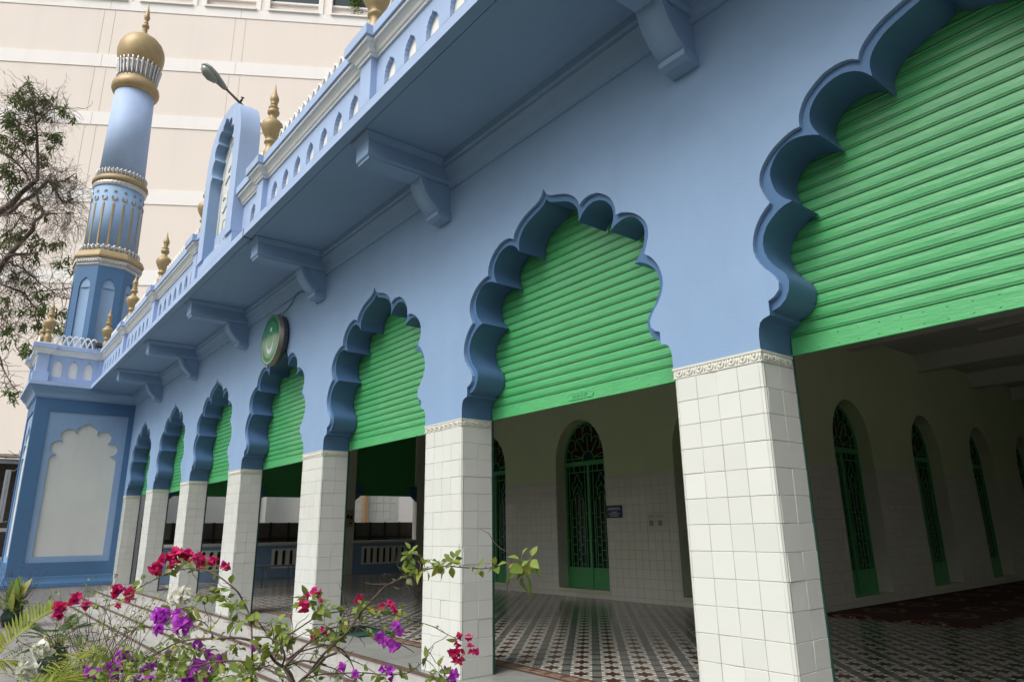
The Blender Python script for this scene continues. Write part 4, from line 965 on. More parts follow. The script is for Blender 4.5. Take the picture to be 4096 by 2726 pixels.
for y in (-4.9, -3.6, -2.75): mb.box(-22.1, -22.0, y, y+.09, -.56, 3.35)
mb.box(-22.12, -22.0, -8, -1.8, 1.32, 1.42); mb.box(-22.12, -22.0, -8, -1.8, 3.2, 3.32)
mb.build('shed_post', M['woodw'], shd)
dd = empty('leaning_white_board', (-21.5, -2.42, .4), 'narrow white board standing upright beside the minaret base', 'board')
mb = MB(); mb.box(-21.52, -21.46, -2.44, -2.31, 1.55, 2.98, bev=.004); mb.box(-21.46, -21.45, -2.40, -2.39, 1.56, 2.97); mb.build('board_face', M['woodw'], dd)
mb = MB(); mb.tube([(-21.49, -2.35, 2.95), (-21.3, -2.245, 2.95), (-20.5, -2.245, 2.95)], .012, 6); mb.tube([(-21.49, -2.35, 1.57), (-20.5, -2.245, 1.57)], .008, 6); mb.build('board_bracket', M['grey'], dd)
lw = empty('low_wall', (-21.6, -3.5, -.56), 'low pale blue wall with a white ledge left of the minaret base', 'wall')
mb = MB(); mb.box(-21.8, -21.5, -9, -1.9, -.56, .52); mb.build('wall_face', M['pale'], lw); mb = MB(); mb.box(-21.84, -21.44, -9, -1.88, .52, .64, bev=.01); mb.build('wall_ledge', M['woodw'], lw)
# ================================================================ SMALL THINGS ON THE BUILDING
sg = empty('round_sign', (-7.545, -.04, 3.97), 'round green light box sign with white crescent and star hung over the middle arch', 'sign')
cxs, czs, rs = -7.545, 3.97, .388
def disc(mb, r0, y0, r1, y1, n=48, sm=True):
    mb.strip([(cxs+r0*math.cos(2*PI*k/n), y0, czs+r0*math.sin(2*PI*k/n)) for k in range(n)], [(cxs+r1*math.cos(2*PI*k/n), y1, czs+r1*math.sin(2*PI*k/n)) for k in range(n)], sm, True)
mb = MB(); disc(mb, rs, -.035, rs, -.085); disc(mb, rs, -.085, rs+.006, -.088); disc(mb, rs+.006, -.088, rs+.006, -.096); disc(mb, rs+.006, -.096, rs, -.099); disc(mb, rs, -.099, rs, -.152); disc(mb, rs, -.152, rs-.012, -.156); disc(mb, 0.001, -.035, rs, -.035)
mb.build('sign_case', simple('grubby_grey_metal', (.20, .18, .165), .4, .5, var=.35, nscale=5), sg)
mb = MB(); mb.add([(cxs+(rs-.012)*math.cos(2*PI*k/48), -.154, czs+(rs-.012)*math.sin(2*PI*k/48)) for k in range(48)], [tuple(range(48))])
gm = NT('green_sign_face'); gm.set(Base_Color=gm.mix(gm.noise(3, 4), (.030, .17, .075), (.055, .25, .11)), Roughness=.10, Specular_IOR_Level=.7); mb.build('sign_face', gm.m, sg)
mb = MB(); P = []
for k in range(25): q = math.radians(130+280*k/24); P.append((cxs+.01+.145*math.cos(q), 3.925+.175*math.sin(q)))
for k in range(24, -1, -1): q = math.radians(130+280*k/24); w = 1-.30*math.sin(PI*k/24); P.append((cxs+.01+.145*w*math.cos(q), 3.925+.175*w*math.sin(q)+.012))
mb.prism(P, -.1565, -.1545, XZ)
P = [(cxs+.01+(.055 if k % 2 == 0 else .021)*math.cos(PI/2+k*PI/5), 4.125+(.055 if k % 2 == 0 else .021)*math.sin(PI/2+k*PI/5)) for k in range(10)]; mb.prism(P, -.1565, -.1545, XZ)
mb.build('crescent_and_star', M['inkw'], sg)
mb = MB()
for k in range(56):
    a = 2*PI*k/56; mb.tube([(cxs+.28*math.cos(a), -.1555, czs+.28*math.sin(a)), (cxs+.335*math.cos(a), -.1555, czs+.335*math.sin(a))], .0022, 4)
mb.build('sign_rays', simple('dark_green_ink', (.01, .07, .04), .5), sg)
mb = MB()
for k in range(18):
    a = 2*PI*k/18; mb.tube([(cxs+(rs-.002)*math.cos(a), -.06, czs+(rs-.002)*math.sin(a)), (cxs+(rs+.005)*math.cos(a), -.06, czs+(rs+.005)*math.sin(a))], .007, 6)
mb.tube([(cxs-.03, -.05, czs+rs-.01), (cxs-.03, -.05, czs+rs+.03), (cxs+.04, -.05, czs+rs+.03), (cxs+.04, -.05, czs+rs-.01)], .006, 5)
mb.build('case_screw', M['black'], sg)
cb = MB().tube([(-6.0, -1.137, 4.94), (-6.0, -1.137, 4.83), (-6.035, -1.03, 4.833), (-6.20, -.6, 4.845), (-6.222, -.16, 4.845), (-6.20, -.137, 4.79), (-6.2, -.11, 4.74), (-6.19, -.05, 4.6), (-6.175, -.012, 4.54), (-6.172, -.01, 4.27), (-6.20, -.012, 4.20)]+cr([(-6.35, -.01, 4.3), (-6.60, -.012, 4.47), (-6.773, -.026, 4.542), (-6.953, -.026, 4.555), (-7.05, -.02, 4.52), (-7.181, -.012, 4.46), (-7.38, -.012, 4.41), (-7.50, -.05, 4.37)], 4), .006, 6).build('cable', M['cable'])
tag(cb, 'thin blue painted cable running under the eave down to the round sign', 'cable')
# joint in the eave fascia (drawn where the cable leaves)
lp = empty('street_lamp', (-9.0, .25, 4.85), 'grey cobra head street lamp on a thin arm above the pediment', 'street lamp')
MB().tube([(-9, .25, 4.85), (-9, .25, 7.7), (-9, .20, 8.02), (-9, -.05, 8.30), (-9, -.49, 8.622), (-9, -.84, 8.86)], [.045, .045, .03, .026, .024, .022], 8).build('lamp_pole', M['rust'], lp)
MB().tube([(-9.0, -.53, 8.78), (-9.0, -.585, 8.62)], .016, 6).tube([(-9.07, -.55, 8.72), (-8.93, -.56, 8.70)], .02, 6).tube([(-9.0, -.50, 8.80), (-9.0, -.56, 8.80)], .012, 6).build('lamp_clamp', M['black'], lp)
def lamp_head():
    A = Vector((-9, -.82, 8.845)); B = Vector((-9, -1.27, 9.16)); d = (B-A).normalized(); L = (B-A).length; up = d.cross(Vector((1, 0, 0))); up = up if up.z > 0 else -up; rt = d.cross(up)
    def ring(t, w, h0, h1, off=0, n=14): return [A+d*L*t+rt*w*math.cos(2*PI*k/n)+up*(off+(h1 if math.sin(2*PI*k/n) > 0 else h0)*math.sin(2*PI*k/n)) for k in range(n)]
    mb = MB(); R = [ring(0, .03, .03, .03), ring(.08, .05, .045, .045), ring(.22, .075, .045, .06), ring(.5, .115, .03, .09, .0), ring(.75, .125, .025, .095), ring(.92, .095, .02, .07), ring(1.0, .03, .01, .02)]
    for a, b in zip(R, R[1:]): mb.strip(a, b, True, True)
    mb.add(R[0], [tuple(range(14))]); mb.add(R[-1], [tuple(range(14))]); mb.build('lamp_housing', M['lampgrey'], lp)
    mb = MB(); R = [ring(.30, .02, .01, .01, -.03), ring(.38, .075, .07, .01, -.02), ring(.58, .105, .125, .01, -.015), ring(.78, .105, .12, .01, -.01), ring(.92, .06, .07, .01, -.01), ring(.97, .01, .01, .01, -.01)]
    for a, b in zip(R, R[1:]): mb.strip(a, b, True, True)
    mb.build('lamp_lens', M['lens'], lp)
lamp_head()
fl = empty('floodlight', (-18.23, -1.08, 5.95), 'small black floodlight clamped on the coping beside the white lattice', 'floodlight')
mb = MB(); mb.add([(-18.20, -1.17, 6.0), (-18.20, -.99, 6.0), (-18.30, -1.155, 6.13), (-18.30, -1.005, 6.13), (-18.12, -1.16, 6.03), (-18.12, -1.0, 6.03), (-18.18, -1.14, 6.13), (-18.18, -1.02, 6.13)], [(0, 1, 5, 4), (4, 5, 7, 6), (0, 4, 6, 2), (1, 5, 7, 3), (2, 3, 7, 6), (0, 1, 3, 2)]); mb.build('light_body', M['black'], fl)
mb = MB().tube([(-18.22, -1.08, 5.93), (-18.22, -1.08, 6.01)], .012, 6); mb.build('light_bracket', M['black'], fl)
# inside
sgn = empty('blue_notice_sign', (-6.18, Y1W-.012, 1.37), 'navy blue notice plate with white lines of text right of the arched gate', 'sign')
mb = MB(); mb.box(-6.36, -5.99, Y1W-.022, Y1W-.010, 1.365, 1.575); mb.build('sign_plate', M['navy'], sgn)
mb = MB(); rd = random.Random(2)
for z, a, b in ((1.535, -6.31, -6.04), (1.510, -6.33, -6.02), (1.465, -6.24, -6.11), (1.435, -6.30, -6.05), (1.40, -6.27, -6.08)):
    x = a
    while x < b: w = rd.uniform(.012, .03); mb.box(x, min(b, x+w), Y1W-.0235, Y1W-.0222, z-.007, z+.007); x += w+.006
mb.build('sign_text', M['inkw'], sgn)
for k, (x0, lb) in enumerate(((-5.44, 'left of two faint paper notices taped side by side on the tiled wall'), (-5.255, 'right of two faint paper notices taped side by side on the tiled wall'))):
    o = MB().box(x0, x0+.175, Y1W-.0125, Y1W-.0105, 1.15, 1.42).build('paper_notice', M['paper']); tag(o, lb, 'notice', 'paper notices on the inner wall')
    mb = MB()
    for r_ in range(3): mb.box(x0+.02, x0+.15, Y1W-.0140, Y1W-.0128, 1.39-.02*r_, 1.397-.02*r_)
    mb.box(x0+.04, x0+.13, Y1W-.0140, Y1W-.0128, 1.22, 1.31); q = mb.build('printed_text', M['ink']); q.parent = o
for k, y0 in enumerate((8.85, 9.13, 9.40, 9.66)):
    o = MB().box(X2W+.0105, X2W+.0125, y0, y0+.22, 1.46, 1.66).build('wall_notice', M['paper'])
    tag(o, ('leftmost paper of the row between the two dark gates', 'second paper, framed dark, in the row between the two dark gates', 'third paper of the row between the two dark gates', 'rightmost paper of the row between the two dark gates')[k], 'notice', 'papers on the deep side wall')
    mb = MB()
    for r_ in range(6): mb.box(X2W+.0128, X2W+.014, y0+.02, y0+.20, 1.63-.026*r_, 1.638-.026*r_)
    q = mb.build('printed_text', M['ink']); q.parent = o
o = MB().box(XE+.004, XE+.012, 5.715, 5.955, 1.33, 1.82).build('poster', simple('tan_poster', (.40, .31, .17), .7)); tag(o, 'tan poster with small photos on the far inner pier', 'poster')
mb = MB(); mb.box(XE+.0125, XE+.014, 5.74, 5.93, 1.74, 1.79); q = mb.build('poster_heading', M['ink']); q.parent = o
mb = MB(); mb.box(XE+.0125, XE+.014, 5.74, 5.82, 1.58, 1.68); mb.box(XE+.0125, XE+.014, 5.84, 5.93, 1.55, 1.66); mb.box(XE+.0125, XE+.014, 5.85, 5.93, 1.42, 1.46); q = mb.build('poster_photo', M['glassb']); q.parent = o
cp = MB().box(-2.86, -1.0, 6.15, 16, .0045, .020).build('carpet', M['carpet']); tag(cp, 'dark red patterned carpet laid along the deep side wall', 'carpet')
mt = MB(); mt.prism([(-6.35, .45), (-5.46, .45), (-5.46, .93), (-6.35, .93)], .004, .018, lambda u, v, d: (u, v, d)); mt = mt.build('doormat', M['matg']); tag(mt, 'dark green doormat on the threshold behind the third pillar', 'doormat')
fn_ = empty('ceiling_fan', (-10.4, 1.40, 2.68), 'white ceiling fan hanging on a rod under the green shutter', 'ceiling fan')
MB().tube([(-10.4, 1.4, 4.42), (-10.4, 1.4, 2.82)], .012, 6).build('fan_rod', M['white'], fn_)
MB().lathe([(.02, .22), (.045, .16), (.055, .08), (.10, .05), (.12, .0), (.10, -.04), (.03, -.06)], (-10.4, 1.4, 2.68), 20).build('fan_motor', M['white'], fn_)
for k in range(3):
    a = 2*PI*k/3+.5; d = Vector((math.cos(a), math.sin(a), 0)); s_ = Vector((-d.y, d.x, .12)); o_ = Vector((-10.4, 1.4, 2.69)); mb = MB(); vs = [o_+d*.1-s_*.03, o_+d*.6-s_*.07, o_+d*.6+s_*.07, o_+d*.1+s_*.03]; mb.add(vs+[v+Vector((0, 0, .006)) for v in vs], [(0, 1, 2, 3), (4, 7, 6, 5), (0, 1, 5, 4), (1, 2, 6, 5), (2, 3, 7, 6), (3, 0, 4, 7)]); mb.build('fan_blade', M['white'], fn_)
for k, (y, lb) in enumerate(((7.0, 'fluorescent tube batten on the dark ceiling nearest the green shutter'), (9.9, 'fluorescent tube batten deeper along the dark ceiling'))):
    t = empty('tube_light', (-.6, y, 4.40), lb, 'tube light', 'tube lights on the ceiling'); mb = MB(); mb.box(-1.4, .2, y-.04, y+.04, 4.37, 4.43); mb.build('batten', M['ceil'], t); MB().tube([(-1.35, y, 4.345), (.15, y, 4.345)], .016, 8).build('tube', M['panel'], t)
bn = empty('bench', (-14.0, 2.1, 0), 'thin metal bench standing before the far balustrade', 'bench')
mb = MB(); mb.box(-14.15, -13.85, 1.35, 3.0, .45, .475); mb.build('seat', M['grey'], bn)
for x in (-14.12, -13.88):
    for y in (1.45, 2.35, 2.95): MB().tube([(x, y, 0), (x, y, .45)], .012, 6).build('leg', M['grey'], bn)
rg = empty('hung_rug', (-16.9, 3.3, .2), 'dark patterned rug hanging over the far balustrade rail', 'rug')
mb = MB(); mb.box(XE+.06, XE+.075, 4.35, 4.62, .30, .96); mb.box(XE-.2, XE+.07, 4.35, 4.62, .942, .957); mb.build('rug_cloth', M['black'], rg); mb = MB()
for z in (.88, .68, .5): mb.box(XE+.076, XE+.078, 4.45, 4.53, z-.02, z+.02)
mb.build('rug_pattern', M['inkw'], rg)
# ================================================================ PLANTS
rp = random.Random(11)
def leaf(mb, p, d, n, L, w, fold=.25, curl=.2, tip=1.):
    """ovate leaf: base p, direction d, normal n"""
    d = d.normalized(); s_ = d.cross(n)
    if s_.length < 1e-4: s_ = d.orthogonal()
    s_.normalize(); n = s_.cross(d)
    row = [(0, .0), (.18, .62), (.45, 1.0), (.75, .62), (1.0, .02)]; vs = []
    for t, q in row:
        c = p+d*L*t-n*L*curl*t*t; e = w*.5*q; vs += [c-s_*e+n*e*fold*2, c, c+s_*e+n*e*fold*2]
    fs = []
    for i in range(4): fs += [(3*i, 3*i+1, 3*i+4, 3*i+3), (3*i+1, 3*i+2, 3*i+5, 3*i+4)]
    mb.add(vs, fs, True)
def rv(r=rp): 
    while True:
        v = Vector((r.uniform(-1, 1), r.uniform(-1, 1), r.uniform(-1, 1)))
        if .05 < v.length < 1: return v.normalized()
def bract(mb, p, ax, L, r=rp):
    ax = ax.normalized(); a = ax.orthogonal().normalized(); b = ax.cross(a); t0 = r.uniform(0, 6)
    for k in range(3):
        t = t0+k*2*PI/3; o = a*math.cos(t)+b*math.sin(t); sp = r.uniform(.45, .95)
        d = (ax*(1-sp*.6)+o*sp).normalized(); n = (ax-d*ax.dot(d)).normalized(); s_ = d.cross(n); ll = L*r.uniform(.85, 1.1); w = ll*.82
        rows = []
        for i, (tt, q) in enumerate(((0, .12), (.2, .68), (.42, 1), (.66, .85), (.86, .42), (1.0, .04))):
            c = p+d*ll*tt+n*(ll*.22*math.sin(tt*PI)-ll*.25*tt*tt+r.gauss(0, .02)*ll)
            rows.append([c-s_*w*.5*q+n*w*.10*q, c-s_*w*.25*q-n*w*.03*q, c, c+s_*w*.25*q-n*w*.03*q, c+s_*w*.5*q+n*w*.10*q])
        vs = [v for rw in rows for v in rw]; mb.add(vs, [(i*5+j, i*5+j+1, i*5+j+6, i*5+j+5) for i in range(5) for j in range(4)], True)
SA = lambda x, y: (500+x/2.7225, 2150+y/2.7225); SB = lambda x, y: (1250+x/2.48, 2150+y/2.48); SF = lambda x, y: (x/2.32, 2050+y/2.32)
def dep(x, base=1.95):   # the bush leans away towards the left
    return base
bush = empty('bougainvillea_bush', at(1180, 3600, 2.0), 'thorny bougainvillea bush with magenta, purple and white blooms before the steps', 'shrub')
stems = MB(); fol = MB()
BR = [  # (frame, depth0, depth1, r0, r1, points)
 (SA, 1.9, 2.35, .0050, .0016, [(1385, 2300), (1380, 1568), (1385, 1200), (1375, 950), (1340, 800), (1290, 700), (1230, 590), (1130, 500), (1010, 410), (900, 360), (800, 340), (700, 330), (580, 350), (480, 385), (360, 435), (250, 490), (150, 545), (60, 610), (0, 655), (-90, 710), (-190, 735), (-330, 745), (-470, 740), (-610, 760)]),
 (SA, 1.9, 2.2, .0085, .0020, [(2000, 2300), (1840, 1568), (1740, 1420), (1640, 1350), (1560, 1250), (1440, 1150), (1330, 1105), (1180, 1085), (1000, 1095), (850, 1095), (720, 1105), (600, 1130), (480, 1180), (400, 1230), (280, 1290), (170, 1325), (0, 1340), (-140, 1375)]),
 (SA, 2.12, 2.45, .0038, .0014, [(955, 1085), (950, 1050), (900, 960), (830, 905), (720, 885), (580, 905), (440, 925), (330, 960), (200, 980), (60, 1020), (-60, 1060), (-190, 1085), (-400, 1135), (-560, 1180), (-700, 1180), (-830, 1170)]),
 (SA, 2.13, 2.25, .0030, .0016, [(640, 1115), (580, 1060), (500, 1000), (420, 990), (330, 975), (200, 960), (60, 1010)]),
 (SA, 1.75, 2.05, .0055, .0020, [(1880, 2000), (1800, 1568), (1650, 1480), (1540, 1420), (1430, 1385), (1330, 1350), (1200, 1335), (1060, 1340), (940, 1355), (840, 1380), (700, 1400), (600, 1440), (450, 1490), (320, 1550), (200, 1600)]),
 (SA, 1.88, 1.95, .0060, .0030, [(1840, 1600), (1750, 1450), (1715, 1390), (1740, 1290), (1700, 1170), (1620, 1110), (1540, 1080), (1370, 1075)]),
 (SA, 1.88, 1.70, .0055, .0045, [(1735, 1400), (1850, 1290), (1990, 1150), (2190, 1000)]),
 (SB, 1.75, 1.62, .0060, .0012, [(-200, 1560), (0, 1290), (130, 1130), (250, 1020), (330, 950), (400, 850), (480, 740), (570, 640), (700, 500), (800, 440), (900, 395), (1030, 345), (1100, 320), (1230, 290), (1350, 280), (1470, 290), (1600, 300), (1690, 305), (1780, 290), (1880, 255), (1950, 240), (2060, 240)]),
 (SB, 1.85, 1.75, .0036, .0014, [(-230, 960), (0, 805), (100, 760), (250, 730), (400, 705), (520, 705), (640, 735), (760, 755), (870, 775), (960, 810), (1080, 840), (1200, 880), (1290, 930), (1400, 985), (1470, 1010)]),
 (SB, 1.8, 1.8, .0038, .0020, [(-250, 1200), (0, 1010), (60, 960), (150, 905), (260, 880), (380, 880), (480, 900), (560, 940), (620, 960), (740, 990), (870, 1050), (1010, 1135)]),
 (SB, 1.82, 1.85, .0034, .0020, [(150, 1060), (270, 1090), (330, 1150), (400, 1270), (450, 1450)]),
 (SB, 1.85, 1.70, .0034, .0012, [(-60, 1390), (100, 1350), (300, 1340), (500, 1335), (700, 1355), (850, 1350), (960, 1330), (1080, 1240), (1150, 1160), (1200, 1070)]),
 (SB, 1.86, 1.88, .0030, .0020, [(-100, 1210), (200, 1290), (400, 1400)]), (SB, 1.84, 1.86, .0028, .0016, [(240, 1090), (350, 1190), (480, 1250), (620, 1335)]),
 (SB, 1.66, 1.64, .0028, .0012, [(1030, 335), (1020, 240), (970, 180), (900, 190)]),
 (SB, 1.66, 1.7, .0015, .0008, [(800, 480), (870, 510), (930, 500), (970, 495)]), (SB, 1.68, 1.7, .0015, .0008, [(712, 490), (705, 400), (725, 350)]), (SB, 1.65, 1.66, .0015, .0008, [(980, 390), (1000, 450), (1055, 460)]),
 (SA, 1.88, 1.8, .0045, .0030, [(1750, 1400), (1900, 1340), (2050, 1345), (2190, 1380)]), (SA, 1.9, 1.8, .0050, .0030, [(1760, 1380), (1850, 1260), (2000, 1210), (2190, 1160)]),
 (SA, 1.85, 2.0, .0040, .0020, [(1720, 1560), (1640, 1420), (1550, 1390), (1400, 1450), (1250, 1510), (1100, 1568)]),
 (SA, 1.92, 2.0, .0042, .0018, [(1700, 1300), (1630, 1310), (1700, 1200), (1850, 1090), (2100, 960)]), (SA, 1.95, 2.0, .0030, .0012, [(1140, 1080), (1150, 1030), (1200, 960), (1280, 900)]),
 (SA, 2.0, 2.05, .0016, .0009, [(930, 1000), (935, 880), (900, 830), (860, 860)]), (SA, 2.1, 2.1, .0016, .0010, [(1160, 700), (1080, 640), (1000, 625), (900, 640), (830, 680), (740, 760), (650, 820)]),
 (SA, 1.95, 1.95, .0040, .0026, [(1360, 940), (1420, 890), (1480, 950), (1520, 1010), (1620, 1130)]),
 (SA, 1.7, 1.8, .0060, .0040, [(2300, 1250), (2180, 1300), (2060, 1430), (1900, 1560), (1800, 1700)]), (SA, 1.85, 1.85, .0025, .0016, [(1830, 1350), (1900, 1410), (2010, 1490), (2100, 1568)]),
 (SF, 2.15, 2.1, .0032, .0014, [(1000, 1650), (860, 1540), (960, 1480), (1090, 1410), (1180, 1370), (1300, 1360), (1460, 1290), (1624, 1210)]),
]
BW = []
for fr_, d0, d1, r0, r1, P in BR:
    pts = cr([tuple(at(*fr_(x, y), d0+(d1-d0)*i/(len(P)-1)+.035*math.sin(i*1.7+x*.01))) for i, (x, y) in enumerate(P)], 4); n = len(pts)
    rad = [max(.0008, (.58)*(r0+(r1-r0)*i/(n-1))) for i in range(n)]
    stems.tube(pts, rad, 7); BW.append((pts, rad))
    for i in range(1, n-1):       # thorns and dry twiglets
        p = Vector(pts[i]); 
        if rp.random() < .30: 
            d = rv(); d.z = abs(d.z); stems.tube([p, p+d*rp.uniform(.008, .020)], [.0012, .0003], 3, False)
        if rp.random() < .09:
            q = p; d = rv(); pp = [q]
            for s in range(rp.randint(3, 6)): d = (d+rv()*.6).normalized(); q = q+d*rp.uniform(.012, .028); pp.append(q)
            stems.tube(pp, [.0011]*(len(pp)-1)+[.0004], 3, False)
        if rp.random() < .12:
            for _ in range(rp.randint(1, 3)): leaf(fol, p+rv()*.006, rv(), rv(), rp.uniform(.018, .032), rp.uniform(.012, .020))
stems.build('stem', M['bark'], bush, norm=False)
def leafclump(fr_, x, y, r, n, d, size=.036, mb=fol, jitter=.5):
    c = at(*fr_(x, y), d); k = (fr_(1, 0)[0]-fr_(0, 0)[0]); R = r*k*d/FPX
    for _ in range(n):
        o = rv(); p = c+o*R*rp.random()**.5; q = (o+Vector((0, 0, -.35))+rv()*jitter).normalized(); nn = (Vector((0, 0, 1))+rv()*.8-_f*.4).normalized(); L = size*rp.uniform(.5, 1.08); leaf(mb, p, q, nn, L, L*rp.uniform(.55, .75), rp.uniform(.05, .3), rp.uniform(0, .4))
        stems_t.tube([c.lerp(p, .2), p], [.0010, .0006], 3, False)
stems_t = MB()
LC = [(SA, 1220, 790, 130, 16, 2.0, .045), (SA, 1330, 880, 45, 2, 1.98, .062), (SA, 890, 600, 55, 6, 2.1, .032), (SA, 1030, 615, 55, 7, 2.1, .034), (SA, 760, 720, 55, 3, 2.08, .045), (SA, 680, 770, 60, 5, 2.1, .032), (SA, 1620, 980, 120, 20, 1.95, .028), (SA, 1700, 1080, 110, 20, 1.95, .030), (SA, 1600, 1180, 60, 6, 1.95, .038), (SA, 1200, 1160, 60, 7, 2.0, .026), (SA, 1220, 1220, 50, 5, 2.0, .030), (SA, 1310, 1345, 45, 3, 1.95, .038), (SA, 1450, 1240, 70, 6, 1.9, .032), (SA, 1100, 1500, 120, 16, 1.9, .034), (SA, 1330, 1520, 130, 22, 1.85, .038), (SA, 1500, 1330, 60, 7, 1.9, .026), (SA, 640, 1180, 60, 6, 2.1, .030), (SA, 880, 1030, 40, 3, 2.05, .036), (SA, 560, 860, 90, 10, 2.2, .034), (SA, 690, 870, 50, 6, 2.2, .036), (SA, 1270, 960, 40, 5, 2.0, .022), (SA, 430, 350, 40, 4, 2.25, .034), (SA, 600, 280, 50, 5, 2.2, .034), (SA, 680, 260, 40, 4, 2.2, .034), (SA, 770, 290, 40, 4, 2.2, .032), (SA, 880, 320, 40, 4, 2.15, .030), (SA, 960, 330, 40, 3, 2.15, .032), (SA, 1020, 370, 30, 3, 2.12, .034), (SA, 200, 490, 45, 4, 2.3, .028), (SA, 60, 560, 40, 3, 2.3, .030), (SA, 130, 520, 20, 2, 2.3, .02), (SA, 1990, 700, 90, 12, 1.82, .030), (SA, 2120, 770, 60, 6, 1.82, .040),
 (SB, 970, 170, 75, 12, 1.65, .030), (SB, 920, 230, 40, 4, 1.65, .030), (SB, 1120, 300, 70, 8, 1.63, .028), (SB, 1160, 240, 50, 4, 1.63, .034), (SB, 1260, 255, 60, 7, 1.62, .028), (SB, 1370, 255, 80, 12, 1.62, .030), (SB, 1030, 300, 60, 7, 1.64, .026), (SB, 920, 385, 60, 5, 1.66, .030), (SB, 795, 420, 25, 1, 1.68, .028), (SB, 2060, 220, 70, 10, 1.60, .038), (SB, 2090, 310, 75, 9, 1.60, .048), (SB, 1960, 260, 50, 4, 1.60, .036), (SB, 2160, 220, 50, 5, 1.60, .034), (SB, 1825, 305, 25, 1, 1.61, .030), (SB, 1750, 260, 25, 2, 1.62, .018), (SB, 1560, 275, 30, 2, 1.63, .018), (SB, 480, 680, 80, 10, 1.74, .028), (SB, 710, 715, 50, 4, 1.76, .030), (SB, 860, 715, 30, 4, 1.76, .022), (SB, 300, 815, 75, 8, 1.78, .026), (SB, 130, 695, 60, 6, 1.82, .026), (SB, 200, 705, 50, 4, 1.82, .028), (SB, 60, 640, 60, 8, 1.84, .028), (SB, 110, 890, 90, 12, 1.84, .026), (SB, 200, 1010, 60, 6, 1.84, .034), (SB, 110, 1050, 40, 3, 1.84, .032), (SB, 300, 980, 50, 4, 1.8, .032), (SB, 500, 770, 60, 5, 1.76, .022), (SB, 720, 960, 50, 6, 1.78, .022), (SB, 1100, 850, 20, 2, 1.77, .020), (SB, 1215, 870, 20, 2, 1.76, .014), (SB, 960, 795, 30, 4, 1.77, .014), (SB, 1250, 1330, 55, 7, 1.72, .028), (SB, 1190, 1385, 50, 5, 1.72, .030), (SB, 730, 1400, 60, 7, 1.78, .036), (SB, 860, 1350, 40, 6, 1.78, .022), (SB, 980, 1290, 40, 5, 1.75, .020), (SB, 640, 1370, 50, 5, 1.8, .026), (SB, 40, 1400, 80, 9, 1.84, .032), (SB, 240, 1420, 50, 5, 1.84, .030), (SB, 430, 1370, 50, 6, 1.82, .024), (SB, 40, 1200, 50, 5, 1.86, .024), (SB, 320, 1090, 40, 4, 1.82, .020), (SB, 1525, 1210, 22, 1, 1.73, .032), (SB, 1300, 1390, 40, 4, 1.72, .028)]
for L_ in LC: leafclump(*L_)
for _ in range(95):   # light young growth along the foot of the picture
    x = rp.uniform(-350, 1150); y = rp.uniform(1200, 1640)-max(0, 200-x*.3)*.1; leafclump(SA, x, y, 50, 6, rp.uniform(2.0, 2.45), .024, mb=fol)
fol.build('foliage', M['leaf'], bush, norm=False); stems_t.build('leaf_stalk', M['leafy'], bush, norm=False)
FL = [(SA, 2.24, 'mag', [(340, 330, 75), (430, 215, 60), (570, 190, 80), (670, 190, 70), (800, 205, 60), (840, 270, 70), (955, 250, 62), (1085, 310, 60), (520, 285, 45), (740, 235, 38), (45, 590, 55), (50, 665, 45)]),
 (SA, 1.83, 'mag', [(2085, 590, 55), (1960, 645, 55), (1940, 745, 75), (2135, 680, 26), (2060, 1065, 55), (2150, 1005, 38), (1190, 1540, 30)]),
 (SA, 2.15, 'pur', [(390, 850, 90), (375, 990, 65), (590, 850, 70), (620, 950, 100), (780, 1165, 55), (500, 1250, 50), (350, 1340, 60), (250, 1420, 65), (270, 1500, 60), (160, 1540, 65), (920, 1265, 60), (1050, 1310, 66), (800, 1380, 75), (910, 1450, 80), (700, 1510, 85), (840, 1560, 60)]),
 (SA, 1.92, 'pur', [(1410, 1195, 46), (1495, 1235, 42)]),
 (SA, 2.2, 'wht', [(610, 640, 100), (690, 620, 55), (510, 650, 50), (780, 960, 55), (670, 1040, 60), (555, 1215, 50), (790, 1430, 60), (380, 1420, 50), (990, 1390, 40), (440, 900, 60), (870, 1380, 45), (1060, 1440, 40)]),
 (SF, 2.2, 'pur', [(860, 1465, 70), (970, 1430, 60), (1110, 1490, 70), (1140, 1330, 75)]), (SF, 2.35, 'mag', [(560, 860, 58), (530, 960, 48), (695, 800, 52), (795, 865, 40), (1070, 720, 55), (1135, 690, 25), (1210, 710, 38), (1200, 785, 40), (1110, 850, 32)]),
 (SF, 2.25, 'wht', [(380, 1260, 75), (230, 1330, 45), (260, 1430, 85), (200, 1490, 45), (450, 1290, 45)]),
 (SB, 1.76, 'mag', [(465, 600, 52), (690, 680, 40), (770, 650, 42), (800, 725, 44), (1450, 975, 38), (1550, 985, 42), (1440, 1060, 38), (1400, 1120, 58), (1470, 1140, 40), (1565, 1090, 46), (1625, 1120, 38), (1400, 1200, 38), (1470, 1210, 40)]), (SB, 1.84, 'mag', [(40, 535, 55), (85, 620, 28), (120, 920, 50), (30, 965, 48)]),
 (SB, 1.77, 'pur', [(820, 870, 48), (860, 935, 48), (670, 975, 58), (740, 1030, 58), (800, 1065, 58), (700, 1290, 50), (790, 1300, 58), (1340, 1295, 48), (1400, 1340, 58), (1405, 1390, 58), (770, 1400, 28), (300, 1280, 50), (430, 1350, 48), (210, 1050, 34)]), (SB, 1.82, 'wht', [(260, 1390, 60)])]
